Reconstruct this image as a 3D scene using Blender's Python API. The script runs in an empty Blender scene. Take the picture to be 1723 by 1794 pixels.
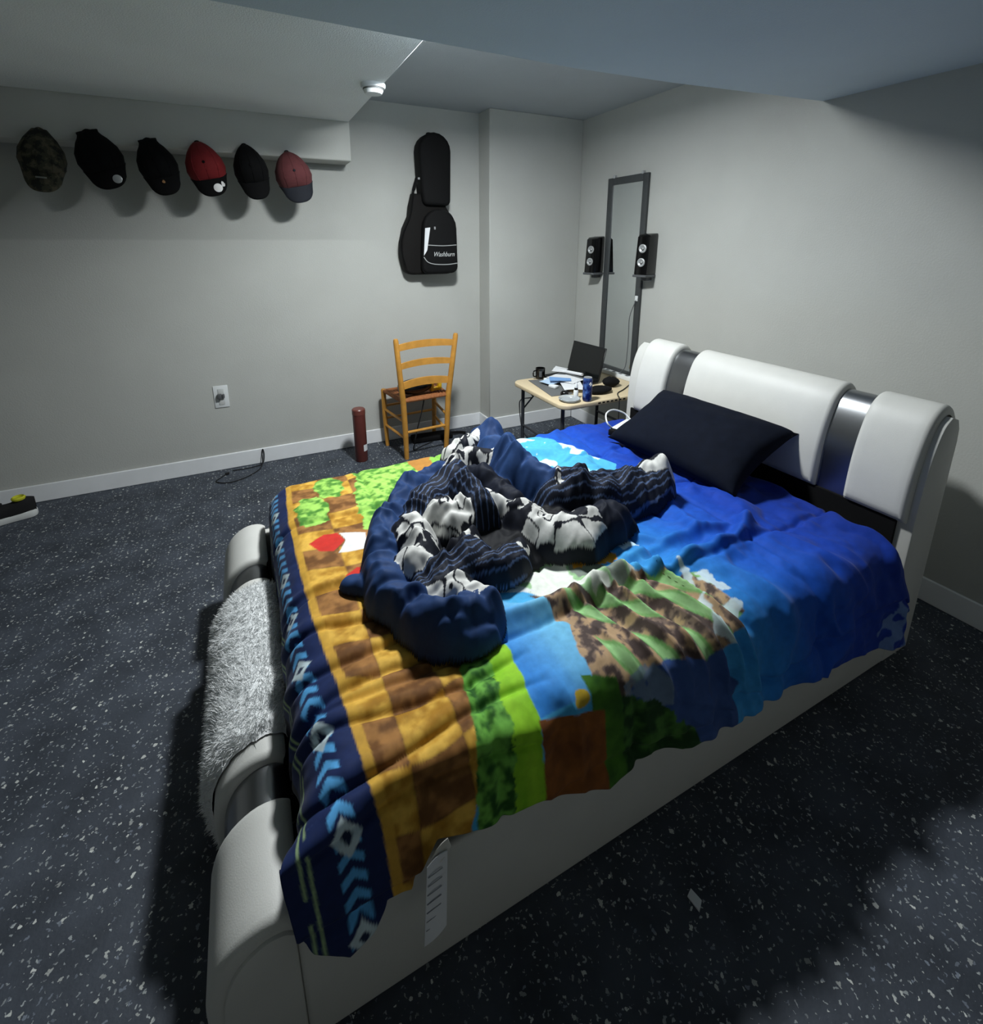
import bpy, bmesh, math, random
import numpy as np
from mathutils import Vector, Matrix

# ------------------------------------------------------------------ camera
SC = bpy.context.scene
COL = SC.collection
CAM_H = 1.6
FPX, CXP, CYP = 862.0, 861.0, 645.0           # focal length and principal point in pixels of 1723 x 1794
PITCH = math.atan2(221.0, 862.0)
HEAD = math.atan2(443.0, 890.0)
cam_d = bpy.data.cameras.new('camera')
cam = bpy.data.objects.new('camera', cam_d)
COL.objects.link(cam)
cam_d.sensor_fit = 'HORIZONTAL'
cam_d.sensor_width = 36.0
cam_d.lens = 36.0 * FPX / 1723.0
cam_d.shift_x = (861.5 - CXP) / 1723.0
cam_d.shift_y = -(897.0 - CYP) / 1723.0
cam_d.clip_start = 0.02
cam.location = (0, 0, CAM_H)
cam.rotation_euler = (math.pi / 2 - PITCH, 0, -HEAD)
SC.camera = cam

# ------------------------------------------------------------------ world, light, exposure
SC.view_settings.view_transform = 'Standard'
SC.view_settings.look = 'None'
SC.view_settings.gamma = 1.0
SC.view_settings.use_curve_mapping = False
SC.view_settings.exposure = 0.62
W = bpy.data.worlds.new('world'); SC.world = W
W.use_nodes = True
W.node_tree.nodes['Background'].inputs[0].default_value = (0.55, 0.62, 0.7, 1)
W.node_tree.nodes['Background'].inputs[1].default_value = 0.02
LAMP = (0.91, 2.13, 2.44)
ld = bpy.data.lights.new('ceiling_light', 'AREA')
ld.shape = 'DISK'; ld.size = 0.24
ld.energy = 46.0
ld.color = (0.94, 0.985, 1.0)
lo = bpy.data.objects.new('ceiling_light', ld); COL.objects.link(lo)
lo.location = LAMP                                # faces straight down

# ------------------------------------------------------------------ helpers
def lin(c):
    return tuple(((v / 255.0) / 12.92 if v / 255.0 <= 0.04045 else (((v / 255.0) + 0.055) / 1.055) ** 2.4) for v in c)

MATS = {}
def mat(name, rgb, rough=0.7, metal=0.0, noise=0.0, nscale=40.0, bump=0.0, bscale=200.0, spec=0.5, sheen=0.0, alpha=None, trans=0.0, emit=None):
    m = bpy.data.materials.new(name); MATS[name] = m
    m.use_nodes = True
    nt = m.node_tree; b = nt.nodes['Principled BSDF']
    c = lin(rgb)
    b.inputs['Base Color'].default_value = (*c, 1)
    b.inputs['Roughness'].default_value = rough
    b.inputs['Metallic'].default_value = metal
    b.inputs['Specular IOR Level'].default_value = spec
    if sheen: b.inputs['Sheen Weight'].default_value = sheen
    if trans: b.inputs['Transmission Weight'].default_value = trans
    tc = nt.nodes.new('ShaderNodeTexCoord')
    if noise:
        n = nt.nodes.new('ShaderNodeTexNoise'); n.inputs['Scale'].default_value = nscale; n.inputs['Detail'].default_value = 4
        r = nt.nodes.new('ShaderNodeValToRGB')
        r.color_ramp.elements[0].position = 0.3; r.color_ramp.elements[1].position = 0.7
        r.color_ramp.elements[0].color = (*[max(0, v * (1 - noise)) for v in c], 1)
        r.color_ramp.elements[1].color = (*[min(1, v * (1 + noise)) for v in c], 1)
        nt.links.new(tc.outputs['Object'], n.inputs['Vector'])
        nt.links.new(n.outputs['Fac'], r.inputs['Fac'])
        nt.links.new(r.outputs['Color'], b.inputs['Base Color'])
    if bump:
        n2 = nt.nodes.new('ShaderNodeTexNoise'); n2.inputs['Scale'].default_value = bscale; n2.inputs['Detail'].default_value = 3
        bp = nt.nodes.new('ShaderNodeBump'); bp.inputs['Strength'].default_value = bump; bp.inputs['Distance'].default_value = 0.01
        nt.links.new(tc.outputs['Object'], n2.inputs['Vector'])
        nt.links.new(n2.outputs['Fac'], bp.inputs['Height'])
        nt.links.new(bp.outputs['Normal'], b.inputs['Normal'])
    return m

def col_mat(name, rough=0.8, noise=0.12, nscale=60, sheen=0.0, bump=0.0, bscale=300):
    """cloth whose printed colours are stored per vertex in the attribute 'print'"""
    m = bpy.data.materials.new(name); m.use_nodes = True
    nt = m.node_tree; b = nt.nodes['Principled BSDF']
    b.inputs['Roughness'].default_value = rough
    b.inputs['Specular IOR Level'].default_value = 0.25
    b.inputs['Sheen Weight'].default_value = sheen
    at = nt.nodes.new('ShaderNodeAttribute'); at.attribute_name = 'print'
    tc = nt.nodes.new('ShaderNodeTexCoord')
    n = nt.nodes.new('ShaderNodeTexNoise'); n.inputs['Scale'].default_value = nscale; n.inputs['Detail'].default_value = 5
    mr = nt.nodes.new('ShaderNodeMapRange')
    mr.inputs['From Min'].default_value = 0.3; mr.inputs['From Max'].default_value = 0.7
    mr.inputs['To Min'].default_value = 1 - noise; mr.inputs['To Max'].default_value = 1 + noise
    mx = nt.nodes.new('ShaderNodeMix'); mx.data_type = 'RGBA'; mx.blend_type = 'MULTIPLY'; mx.inputs[0].default_value = 1.0
    nt.links.new(tc.outputs['Object'], n.inputs['Vector']); nt.links.new(n.outputs['Fac'], mr.inputs['Value'])
    nt.links.new(at.outputs['Color'], mx.inputs[6]); nt.links.new(mr.outputs['Result'], mx.inputs[7])
    nt.links.new(mx.outputs[2], b.inputs['Base Color'])
    if bump:
        n2 = nt.nodes.new('ShaderNodeTexNoise'); n2.inputs['Scale'].default_value = bscale
        bp = nt.nodes.new('ShaderNodeBump'); bp.inputs['Strength'].default_value = bump; bp.inputs['Distance'].default_value = 0.005
        nt.links.new(tc.outputs['Object'], n2.inputs['Vector'])
        nt.links.new(n2.outputs['Fac'], bp.inputs['Height']); nt.links.new(bp.outputs['Normal'], b.inputs['Normal'])
    return m

class MB:
    """collects vertices and faces of ONE part and links it as one mesh object"""
    def __init__(s): s.v = []; s.f = []; s.M = Matrix.Identity(4)
    def add(s, vs, fs):
        o = len(s.v); s.v += [tuple(s.M @ Vector(p)) for p in vs]; s.f += [tuple(i + o for i in f) for f in fs]; return s
    def box(s, x0, x1, y0, y1, z0, z1, bev=0.0, seg=2):
        bm = bmesh.new(); bmesh.ops.create_cube(bm, size=1)
        bmesh.ops.scale(bm, vec=(x1 - x0, y1 - y0, z1 - z0), verts=bm.verts)
        bmesh.ops.translate(bm, vec=((x0 + x1) / 2, (y0 + y1) / 2, (z0 + z1) / 2), verts=bm.verts)
        if bev: bmesh.ops.bevel(bm, geom=list(bm.edges), offset=bev, segments=seg, profile=0.5, affect='EDGES')
        return s.bm(bm)
    def bm(s, bm):
        bm.verts.index_update()
        s.add([v.co[:] for v in bm.verts], [[v.index for v in f.verts] for f in bm.faces]); bm.free(); return s
    def grid(s, P, close_u=False, close_v=False):
        """P: rows of points"""
        nu, nv = len(P), len(P[0]); vs = [p for r in P for p in r]; fs = []
        for i in range(nu - (0 if close_u else 1)):
            for j in range(nv - (0 if close_v else 1)):
                a = i * nv + j; b = i * nv + (j + 1) % nv; c = ((i + 1) % nu) * nv + (j + 1) % nv; d = ((i + 1) % nu) * nv + j
                fs.append((a, b, c, d))
        return s.add(vs, fs)
    def tube(s, pts, r, n=8, cap=True, flat=1.0):
        pts = [Vector(p) for p in pts]; rows = []
        rs = r if isinstance(r, (list, tuple)) else [r] * len(pts)
        ref = Vector((0, 0, 1))
        for i, p in enumerate(pts):
            t = (pts[min(i + 1, len(pts) - 1)] - pts[max(i - 1, 0)]).normalized()
            if abs(t.dot(ref)) > 0.95: ref = Vector((1, 0, 0)) if abs(t.x) < 0.9 else Vector((0, 1, 0))
            a = t.cross(ref).normalized(); b = a.cross(t).normalized()
            rows.append([p + a * math.cos(2 * math.pi * k / n) * rs[i] + b * math.sin(2 * math.pi * k / n) * rs[i] * flat for k in range(n)])
        s.grid(rows, close_v=True)
        if cap:
            s.add(rows[0], [tuple(range(n))]); s.add(rows[-1], [tuple(reversed(range(n)))])
        return s
    def lathe(s, prof, n=24, c=(0, 0, 0), axis='z'):
        rows = []
        for r, h in prof:
            row = []
            for k in range(n):
                t = 2 * math.pi * k / n; x, y = r * math.cos(t), r * math.sin(t)
                q = (x, y, h) if axis == 'z' else ((h, x, y) if axis == 'x' else (y, h, x))
                row.append((q[0] + c[0], q[1] + c[1], q[2] + c[2]))
            rows.append(row)
        s.grid(rows, close_v=True)
        if prof[0][0] > 1e-5: s.add(rows[0], [tuple(reversed(range(n)))])
        if prof[-1][0] > 1e-5: s.add(rows[-1], [tuple(range(n))])
        return s
    def prism(s, poly, d0, d1, axis='y', bev=0.0, seg=2):
        """poly in the plane across axis; extruded from d0 to d1"""
        def P(a, b, d): return (a, d, b) if axis == 'y' else ((d, a, b) if axis == 'x' else (a, b, d))
        bm = bmesh.new()
        A = [bm.verts.new(P(a, b, d0)) for a, b in poly]; B = [bm.verts.new(P(a, b, d1)) for a, b in poly]
        n = len(poly)
        bm.faces.new(A); bm.faces.new(list(reversed(B)))
        for i in range(n): bm.faces.new((A[i], B[i], B[(i + 1) % n], A[(i + 1) % n]))
        bmesh.ops.recalc_face_normals(bm, faces=bm.faces)
        if bev:
            es = [e for e in bm.edges if (e.verts[0] in A and e.verts[1] in A) or (e.verts[0] in B and e.verts[1] in B)]
            bmesh.ops.bevel(bm, geom=es, offset=bev, segments=seg, profile=0.5, affect='EDGES')
        return s.bm(bm)
    def build(s, name, m, parent=None, smooth=True, angle=40, weld=True):
        me = bpy.data.meshes.new(name); me.from_pydata(s.v, [], s.f); 
        if weld:
            bm = bmesh.new(); bm.from_mesh(me)
            bmesh.ops.remove_doubles(bm, verts=bm.verts, dist=1e-5)
            bmesh.ops.recalc_face_normals(bm, faces=bm.faces); bm.to_mesh(me); bm.free()
        me.update()
        if smooth:
            me.polygons.foreach_set('use_smooth', [True] * len(me.polygons))
            try: me.set_sharp_from_angle(angle=math.radians(angle))
            except Exception: pass
        if m: me.materials.append(m)
        o = bpy.data.objects.new(name, me); COL.objects.link(o)
        if parent: o.parent = parent
        return o

def tag(o, label, cat, group=None):
    o['label'] = label; o['category'] = cat
    if group: o['group'] = group
    return o
def thing(name, label, cat, loc=(0, 0, 0), rz=0.0, group=None):
    o = bpy.data.objects.new(name, None); COL.objects.link(o); o.empty_display_size = 0.05
    o.location = loc; o.rotation_euler = (0, 0, rz)
    return tag(o, label, cat, group)
def struct(o, label=None):
    o['kind'] = 'structure'
    if label: o['label'] = label
    return o
def text_part(name, s, size, m, parent, M, depth=0.0008, shear=0.0):
    cu = bpy.data.curves.new(name, 'FONT'); cu.body = s; cu.size = size; cu.extrude = depth; cu.align_x = 'CENTER'; cu.align_y = 'CENTER'; cu.shear = shear
    cu.resolution_u = 2
    t = bpy.data.objects.new('t_' + name, cu); COL.objects.link(t)
    dg = bpy.context.evaluated_depsgraph_get()
    me = bpy.data.meshes.new_from_object(t.evaluated_get(dg))
    bpy.data.objects.remove(t); bpy.data.curves.remove(cu)
    me.transform(M); me.materials.clear(); me.materials.append(m); me.name = name
    o = bpy.data.objects.new(name, me); COL.objects.link(o); o.parent = parent
    return o
def spline(pts, n):
    """Catmull-Rom through points, n samples per span"""
    pts = [np.array(p, float) for p in pts]; out = []
    Q = [2 * pts[0] - pts[1]] + pts + [2 * pts[-1] - pts[-2]]
    for i in range(1, len(Q) - 2):
        for k in range(n):
            t = k / n
            out.append(0.5 * ((2 * Q[i]) + (-Q[i - 1] + Q[i + 1]) * t + (2 * Q[i - 1] - 5 * Q[i] + 4 * Q[i + 1] - Q[i + 2]) * t * t + (-Q[i - 1] + 3 * Q[i] - 3 * Q[i + 1] + Q[i + 2]) * t ** 3))
    out.append(pts[-1]); return [tuple(p) for p in out]

# ---- vectorised value noise
_rng = np.random.RandomState(7); _T = _rng.rand(256, 256)
def vnoise(x, y):
    x = np.asarray(x, float); y = np.asarray(y, float)
    xi = np.floor(x).astype(int); yi = np.floor(y).astype(int); fx = x - xi; fy = y - yi
    fx = fx * fx * (3 - 2 * fx); fy = fy * fy * (3 - 2 * fy)
    g = lambda a, b: _T[a % 256, b % 256]
    return (g(xi, yi) * (1 - fx) + g(xi + 1, yi) * fx) * (1 - fy) + (g(xi, yi + 1) * (1 - fx) + g(xi + 1, yi + 1) * fx) * fy
def fbm(x, y, o=4):
    s = 0; a = 0.5; t = 0
    for k in range(o):
        s = s + a * vnoise(x * 2 ** k + 17.3 * k, y * 2 ** k + 9.1 * k); t += a; a *= 0.5
    return s / t
def sst(e0, e1, x):
    t = np.clip((x - e0) / (e1 - e0), 0, 1); return t * t * (3 - 2 * t)
def inpoly(poly, X, Y):
    r = np.zeros(np.shape(X), bool); n = len(poly); j = n - 1
    for i in range(n):
        xi, yi = poly[i]; xj, yj = poly[j]
        c = ((yi > Y) != (yj > Y)) & (X < (xj - xi) * (Y - yi) / (yj - yi + 1e-12) + xi)
        r ^= c; j = i
    return r
def np_mesh(name, V, nu, nv, m, parent=None, colors=None, keep=None):
    """grid mesh from a (nu*nv,3) array with optional vertex colours (linear) and face mask"""
    i, j = np.meshgrid(np.arange(nu - 1), np.arange(nv - 1), indexing='ij')
    a = i * nv + j
    F = np.stack([a, a + nv, a + nv + 1, a + 1], -1).reshape(-1, 4)
    if keep is not None:
        F = F[keep[F].any(axis=1)]
        used = np.unique(F); mp = -np.ones(len(V), int); mp[used] = np.arange(len(used)); F = mp[F]; V = V[used]
        if colors is not None: colors = colors[used]
    me = bpy.data.meshes.new(name); nf = len(F)
    me.vertices.add(len(V)); me.vertices.foreach_set('co', np.ascontiguousarray(V, dtype=np.float32).ravel())
    me.loops.add(nf * 4); me.loops.foreach_set('vertex_index', np.ascontiguousarray(F, dtype=np.int32).ravel())
    me.polygons.add(nf); me.polygons.foreach_set('loop_start', np.arange(0, nf * 4, 4, dtype=np.int32))
    me.update(calc_edges=True); me.validate()
    me.polygons.foreach_set('use_smooth', np.ones(nf, dtype=bool))
    if colors is not None:
        ca = me.color_attributes.new('print', 'FLOAT_COLOR', 'POINT')
        ca.data.foreach_set('color', np.concatenate([colors, np.ones((len(colors), 1))], 1).astype(np.float32).ravel())
    me.materials.append(m)
    o = bpy.data.objects.new(name, me); COL.objects.link(o)
    if parent: o.parent = parent
    return o
def lerp(a, b, t): return a + (b - a) * t
# ------------------------------------------------------------------ setting
M_wall = mat('wall_paint', (186, 187, 182), 0.75, noise=0.03, nscale=3.0, bump=0.08, bscale=120, spec=0.25)
M_ceil = mat('ceiling_dim_paint', (184, 190, 193), 0.9, noise=0.03, nscale=2.0, bump=0.25, bscale=160, spec=0.2)  # high ceiling set darker than the bulkhead, its weaker light put into the colour
M_bulk = mat('bulkhead_lit_paint', (238, 241, 240), 0.85, noise=0.03, nscale=2.0, bump=0.3, bscale=160, spec=0.25)  # brighter than the high ceiling, the stronger light on it put into the colour
M_low = mat('ceiling_drop_paint', (196, 208, 217), 0.9, noise=0.03, nscale=2.0, bump=0.12, bscale=160, spec=0.2)
M_base = mat('baseboard_paint', (236, 238, 240), 0.5, noise=0.03, nscale=8.0)

def floor_mat():
    m = bpy.data.materials.new('speckled_rubber'); m.use_nodes = True
    nt = m.node_tree; b = nt.nodes['Principled BSDF']; N = nt.nodes.new; L = nt.links.new
    b.inputs['Roughness'].default_value = 0.62; b.inputs['Specular IOR Level'].default_value = 0.35
    tc = N('ShaderNodeTexCoord')
    base = N('ShaderNodeTexNoise'); base.inputs['Scale'].default_value = 6; base.inputs['Detail'].default_value = 6
    L(tc.outputs['Object'], base.inputs['Vector'])
    r0 = N('ShaderNodeValToRGB'); r0.color_ramp.elements[0].color = (*lin((48, 53, 61)), 1); r0.color_ramp.elements[1].color = (*lin((70, 76, 86)), 1)
    r0.color_ramp.elements[0].position = 0.3; r0.color_ramp.elements[1].position = 0.7
    L(base.outputs['Fac'], r0.inputs['Fac']); out = r0.outputs['Color']
    warp = N('ShaderNodeTexNoise'); warp.inputs['Scale'].default_value = 90; warp.inputs['Detail'].default_value = 2
    L(tc.outputs['Object'], warp.inputs['Vector'])
    mixv = N('ShaderNodeVectorMath'); mixv.operation = 'MULTIPLY_ADD'
    mixv.inputs[1].default_value = (0.022, 0.022, 0.0); L(warp.outputs['Color'], mixv.inputs[0]); L(tc.outputs['Object'], mixv.inputs[2])
    for sc, keep, size, colr in ((36, 0.42, 0.19, (205, 208, 203)), (70, 0.55, 0.24, (165, 171, 172)), (50, 0.4, 0.2, (118, 126, 138))):
        vo = N('ShaderNodeTexVoronoi'); vo.inputs['Scale'].default_value = sc; vo.voronoi_dimensions = '2D'
        L(mixv.outputs['Vector'], vo.inputs['Vector'])
        sep = N('ShaderNodeSeparateColor'); L(vo.outputs['Color'], sep.inputs['Color'])
        # fleck radius differs from cell to cell; cells under the threshold carry none
        rad = N('ShaderNodeMapRange'); rad.inputs['From Min'].default_value = 1 - keep; rad.inputs['From Max'].default_value = 1
        rad.inputs['To Min'].default_value = 0.0; rad.inputs['To Max'].default_value = size
        L(sep.outputs['Red'], rad.inputs['Value'])
        lt = N('ShaderNodeMath'); lt.operation = 'LESS_THAN'; L(vo.outputs['Distance'], lt.inputs[0]); L(rad.outputs['Result'], lt.inputs[1])
        gr = N('ShaderNodeMath'); gr.operation = 'MULTIPLY'; L(lt.outputs[0], gr.inputs[0])
        br = N('ShaderNodeMapRange'); br.inputs['To Min'].default_value = 0.35; br.inputs['To Max'].default_value = 1.0
        L(sep.outputs['Green'], br.inputs['Value']); L(br.outputs['Result'], gr.inputs[1])
        mx = N('ShaderNodeMix'); mx.data_type = 'RGBA'
        L(gr.outputs[0], mx.inputs[0]); L(out, mx.inputs[6]); mx.inputs[7].default_value = (*lin(colr), 1); out = mx.outputs[2]
    L(out, b.inputs['Base Color'])
    bp = N('ShaderNodeBump'); bp.inputs['Strength'].default_value = 0.25; bp.inputs['Distance'].default_value = 0.004
    L(warp.outputs['Fac'], bp.inputs['Height']); L(bp.outputs['Normal'], b.inputs['Normal'])
    return m
M_floor = floor_mat()

XL, XR, YB, YF = -2.3, 2.65, 3.81, -0.62          # left, right, back (caps) and front (behind the camera) walls
ZC, ZD, ZS = 2.57, 2.27, 2.37                    # high ceiling, dropped ceiling, bulkhead underside
struct(MB().box(XL - .1, XR + .1, YF - .1, YB + .1, -.1, 0).build('floor', M_floor, smooth=False))
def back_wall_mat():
    # slightly darker tone above a straight horizontal line behind the caps
    m = mat('wall_paint_dark_upper', (186, 187, 182), 0.75, noise=0.03, nscale=3.0, bump=0.08, bscale=120, spec=0.25)
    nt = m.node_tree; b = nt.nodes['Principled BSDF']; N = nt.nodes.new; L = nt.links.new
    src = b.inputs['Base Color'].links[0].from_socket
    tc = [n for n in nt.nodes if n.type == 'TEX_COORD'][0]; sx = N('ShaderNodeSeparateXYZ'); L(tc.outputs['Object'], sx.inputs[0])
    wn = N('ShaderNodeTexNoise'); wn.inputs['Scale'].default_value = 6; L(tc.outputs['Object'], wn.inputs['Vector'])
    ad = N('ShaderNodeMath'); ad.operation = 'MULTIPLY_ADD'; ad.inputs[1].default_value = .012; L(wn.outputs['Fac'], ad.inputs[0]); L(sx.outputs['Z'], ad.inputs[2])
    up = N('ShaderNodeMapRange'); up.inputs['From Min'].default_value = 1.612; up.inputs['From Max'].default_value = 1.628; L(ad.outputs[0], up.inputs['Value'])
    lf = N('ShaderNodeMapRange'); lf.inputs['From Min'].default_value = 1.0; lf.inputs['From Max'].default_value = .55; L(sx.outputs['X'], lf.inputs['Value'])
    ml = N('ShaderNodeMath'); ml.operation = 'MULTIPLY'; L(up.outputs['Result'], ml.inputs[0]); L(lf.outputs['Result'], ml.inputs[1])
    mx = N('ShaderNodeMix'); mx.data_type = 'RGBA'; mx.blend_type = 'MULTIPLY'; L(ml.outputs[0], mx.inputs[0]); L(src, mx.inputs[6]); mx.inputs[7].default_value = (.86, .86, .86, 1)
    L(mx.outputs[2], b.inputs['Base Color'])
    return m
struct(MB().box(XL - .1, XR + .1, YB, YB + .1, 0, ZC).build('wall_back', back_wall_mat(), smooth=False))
struct(MB().box(XR, XR + .1, YF, YB, 0, ZC).build('wall_right', M_wall, smooth=False))
struct(MB().box(XL - .1, XL, YF, YB, 0, ZC).build('wall_left', M_wall, smooth=False))
struct(MB().box(XL - .1, XR + .1, YF - .1, YF, 0, ZC).build('wall_front', M_wall, smooth=False))
struct(MB().box(1.785, XR, 3.617, YB, 0, ZC, 0.004, 1).build('wall_corner', M_wall), 'boxed-out grey wall corner to the right of the guitar bag')
struct(MB().box(XL - .1, XR + .1, 1.0, YB + .1, ZC, ZC + .1).build('ceiling', M_ceil, smooth=False))
low = MB().prism([(XL, YF), (XR, YF), (XR, 1.66), (1.77, 1.776), (1.28, 1.815), (.66, 1.818), (XL, 1.80)], ZD, ZC + .1, 'z')
struct(low.build('ceiling_drop', M_low, smooth=False), 'lower grey ceiling nearest the viewer')
struct(MB().box(XL, .745, 1.79, 3.61, ZS, ZC, 0.006, 1).build('ceiling_bulkhead', M_bulk), 'lowered ceiling section over the row of caps')
struct(MB().box(XL, .746, 3.61, YB, 2.127, ZC, 0.006, 1).build('trim_1', M_wall), 'boxed grey beam along the wall that the caps hang from')
bb = 0.115
struct(MB().box(XL, 1.785, YB - .014, YB, 0, bb, .004, 1).build('baseboard_back', M_base))
struct(MB().box(1.771, 1.785, 3.603, YB - .014, 0, bb, .004, 1).build('baseboard_corner', M_base))
struct(MB().box(1.785, XR - .014, 3.603, 3.617, 0, bb, .004, 1).build('baseboard_corner_front', M_base))
struct(MB().box(XR - .014, XR, YF, 3.603, 0, bb, .004, 1).build('baseboard_right', M_base))

# ceiling lamp in the high bay (hidden from the photograph's view by the dropped ceiling)
M_white = mat('white_plastic', (225, 228, 228), 0.4)
lt = thing('ceiling_lamp', 'round flush lamp on the high ceiling behind the lower ceiling edge', 'lamp', (LAMP[0], LAMP[1], ZC))
MB().lathe([(.15, 0), (.15, -.03), (.135, -.10), (.125, -.118), (0, -.118)], 32).build('lamp_body', M_white, lt)
MB().lathe([(.125, -.118), (.14, -.122), (.14, -.112), (.13, -.105)], 32).build('lamp_rim', mat('nickel', (150, 150, 148), .35, metal=.9), lt)

# smoke detector
sd = thing('smoke_detector', 'round white smoke detector under the lowered ceiling section', 'detector', (.695, 2.735, ZS))
MB().lathe([(.062, 0), (.062, -.012), (.058, -.02)], 28).build('base_ring', M_white, sd)
MB().lathe([(.05, -.02), (.05, -.03), (.042, -.045), (.02, -.05), (0, -.05)], 28).build('cover', M_white, sd)
MB().lathe([(.0515, -.022), (.0515, -.028)], 28).build('vent_gap', mat('grey_vent', (110, 112, 112), .7), sd)
# ------------------------------------------------------------------ comforter surface
TOP = 0.565
HEM_A = [-.12, -.06, -.02, .04, .09, .12, .17, .20, .23, .35, .5, .60, .665, .80, .935, 1.08, 1.217, 1.40, 1.6, 1.85, 2.11, 2.3]
HEM_Z = [.47, .40, .33, .275, .30, .34, .335, .38, .415, .38, .357, .335, .305, .33, .318, .29, .304, .27, .233, .20, .165, .16]
B0, RN, A0, RF, B1, RB = .82, .10, .10, .11, 2.13, .09
def hem_b(a):
    """cloth coordinate of the near hem under position a"""
    z = np.interp(a, HEM_A, HEM_Z)
    return B0 - (RN * math.pi / 2 + (TOP - RN - z) / .99)
def head_a(b): return 2.005 + .018 * np.sin(b * 5.0) + .04 * sst(.80, .45, b)
def foot_a(b): return np.interp(b, [.30, .45, .62, .78, .95, 2.4], [-.01, -.045, -.065, -.11, -.27, -.27])
def ridge(a, b, P, wid, h):
    """height of a rounded fold along the polyline P"""
    d = np.full(np.shape(a), 9.0)
    for (x0, y0), (x1, y1) in zip(P[:-1], P[1:]):
        L2 = (x1 - x0) ** 2 + (y1 - y0) ** 2
        t = np.clip(((a - x0) * (x1 - x0) + (b - y0) * (y1 - y0)) / L2, 0, 1)
        d = np.minimum(d, np.hypot(a - x0 - t * (x1 - x0), b - y0 - t * (y1 - y0)))
    return h * np.exp(-(d / wid) ** 2)
def cloth(a, b, wrinkle=True):
    a = np.asarray(a, float); b = np.asarray(b, float)
    s = np.maximum(0, B0 - b); q = np.minimum(s / RN, math.pi / 2); rest = np.maximum(0, s - RN * math.pi / 2)
    y = np.where(s > 0, B0 - RN * np.sin(q) - rest * .05, b); dn = RN * (1 - np.cos(q)) + rest * .99
    s2 = np.maximum(0, b - B1); q2 = np.minimum(s2 / RB, math.pi / 2); r2 = np.maximum(0, s2 - RB * math.pi / 2)
    y = np.where(s2 > 0, B1 + RB * np.sin(q2) + r2 * .03, y); df = RB * (1 - np.cos(q2)) + r2
    sf = np.maximum(0, A0 - a); qf = np.minimum(sf / RF, math.pi / 2); rf = np.maximum(0, sf - RF * math.pi / 2)
    w = sst(B0 - .13, B0 + .02, b)
    x = np.where(sf > 0, lerp(a, A0 - RF * np.sin(qf) - rf * .05, w), a)
    z = TOP - dn - df - w * (RF * (1 - np.cos(qf)) + rf)
    # sag of the foot edge towards the near corner
    if wrinkle:
        nx = -np.sin(qf) * w; ny = -np.sin(q) + np.sin(q2); nz = np.maximum(.02, np.cos(q) * np.cos(q2) * np.where(w > .5, np.cos(qf), 1))
        L = np.sqrt(nx ** 2 + ny ** 2 + nz ** 2); nx, ny, nz = nx / L, ny / L, nz / L
        h = .028 * (fbm(a * 2.6 + 3, b * 2.6, 3) - .5)
        # stitched quilting lines
        for ln in (.55, .97, 1.39, 1.8): h = h - .012 * np.exp(-((b - ln - .012 * (vnoise(a * 6, ln * 9) - .5)) / .012) ** 2)
        for ln in (.38, .76, 1.14, 1.52): h = h - .008 * np.exp(-((a - ln - .012 * (vnoise(b * 6, ln * 9) - .5)) / .012) ** 2)
        # soft folds over the blue half
        rr = 1 - np.abs(2 * fbm(a * 5 + b * 2.2, b * 3.5 - a * 2, 3) - 1)
        h = h + .022 * (sst(.6, 1, rr)) * sst(.65, .95, a)
        # gathers running over the near edge
        win = sst(.58, .80, a) * (sst(1.30, 1.12, a) * .75 + .25) * sst(1.95, 1.6, a) * sst(1.10, .98, b) * sst(.42, .66, b)
        g = 1 - np.abs(2 * vnoise(a * 17 + b * 4 + 4, b * 2.2) - 1)
        h = h + .044 * win * (g - .45)
        win2 = sst(1.0, .9, a) * sst(.2, .35, a) * sst(.86, .7, b)
        h = h + .016 * win2 * (1 - np.abs(2 * vnoise(a * 11 + 40, b * 3) - 1) - .5)
        # creases across the gold half
        for i, ln in enumerate((1.36, 1.22, 1.10, .99, .90, .80, .71)):
            c = ln + .02 * np.sin(a * 9 + i * 2) + .02 * (vnoise(a * 7 + i * 5, 3.3) - .5)
            h = h - .011 * np.exp(-((b - c) / .009) ** 2) * sst(.62, .4, a) * sst(-.1, .05, a) + .009 * np.exp(-((b - c - .03) / .024) ** 2) * sst(.62, .4, a)
        h = h + ridge(a, b, [(.52, 1.03), (.75, 1.01), (.95, 1.03), (1.15, .98), (1.30, 1.0), (1.45, .98), (1.58, 1.04)], .028, .040)
        h = h + ridge(a, b, [(1.58, 1.04), (1.66, 1.13), (1.66, 1.24), (1.60, 1.30)], .04, .028)
        h = h + ridge(a, b, [(1.05, 1.08), (1.3, 1.10), (1.5, 1.06)], .02, .018)
        h = h + ridge(a, b, [(1.45, 1.38), (1.42, 1.22), (1.36, 1.08)], .022, .022) + ridge(a, b, [(1.28, 1.36), (1.33, 1.2), (1.4, 1.08)], .02, .015)
        h = h + ridge(a, b, [(1.3, 1.98), (1.42, 1.85), (1.5, 1.6), (1.55, 1.4)], .03, .02) + ridge(a, b, [(1.15, 2.0), (1.3, 1.9), (1.4, 1.7)], .025, .016)
        h = h + .010 * (fbm(a * 14, b * 14, 3) - .5)
        x = x + nx * h; y = y + ny * h; z = z + nz * h
        # outward sway of the hanging hem
        hang = sst(.1, .35, s); y = y - hang * (.012 + .022 * (vnoise(a * 5.5 + 2, 1.5)))
    return x, y, z
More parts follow.
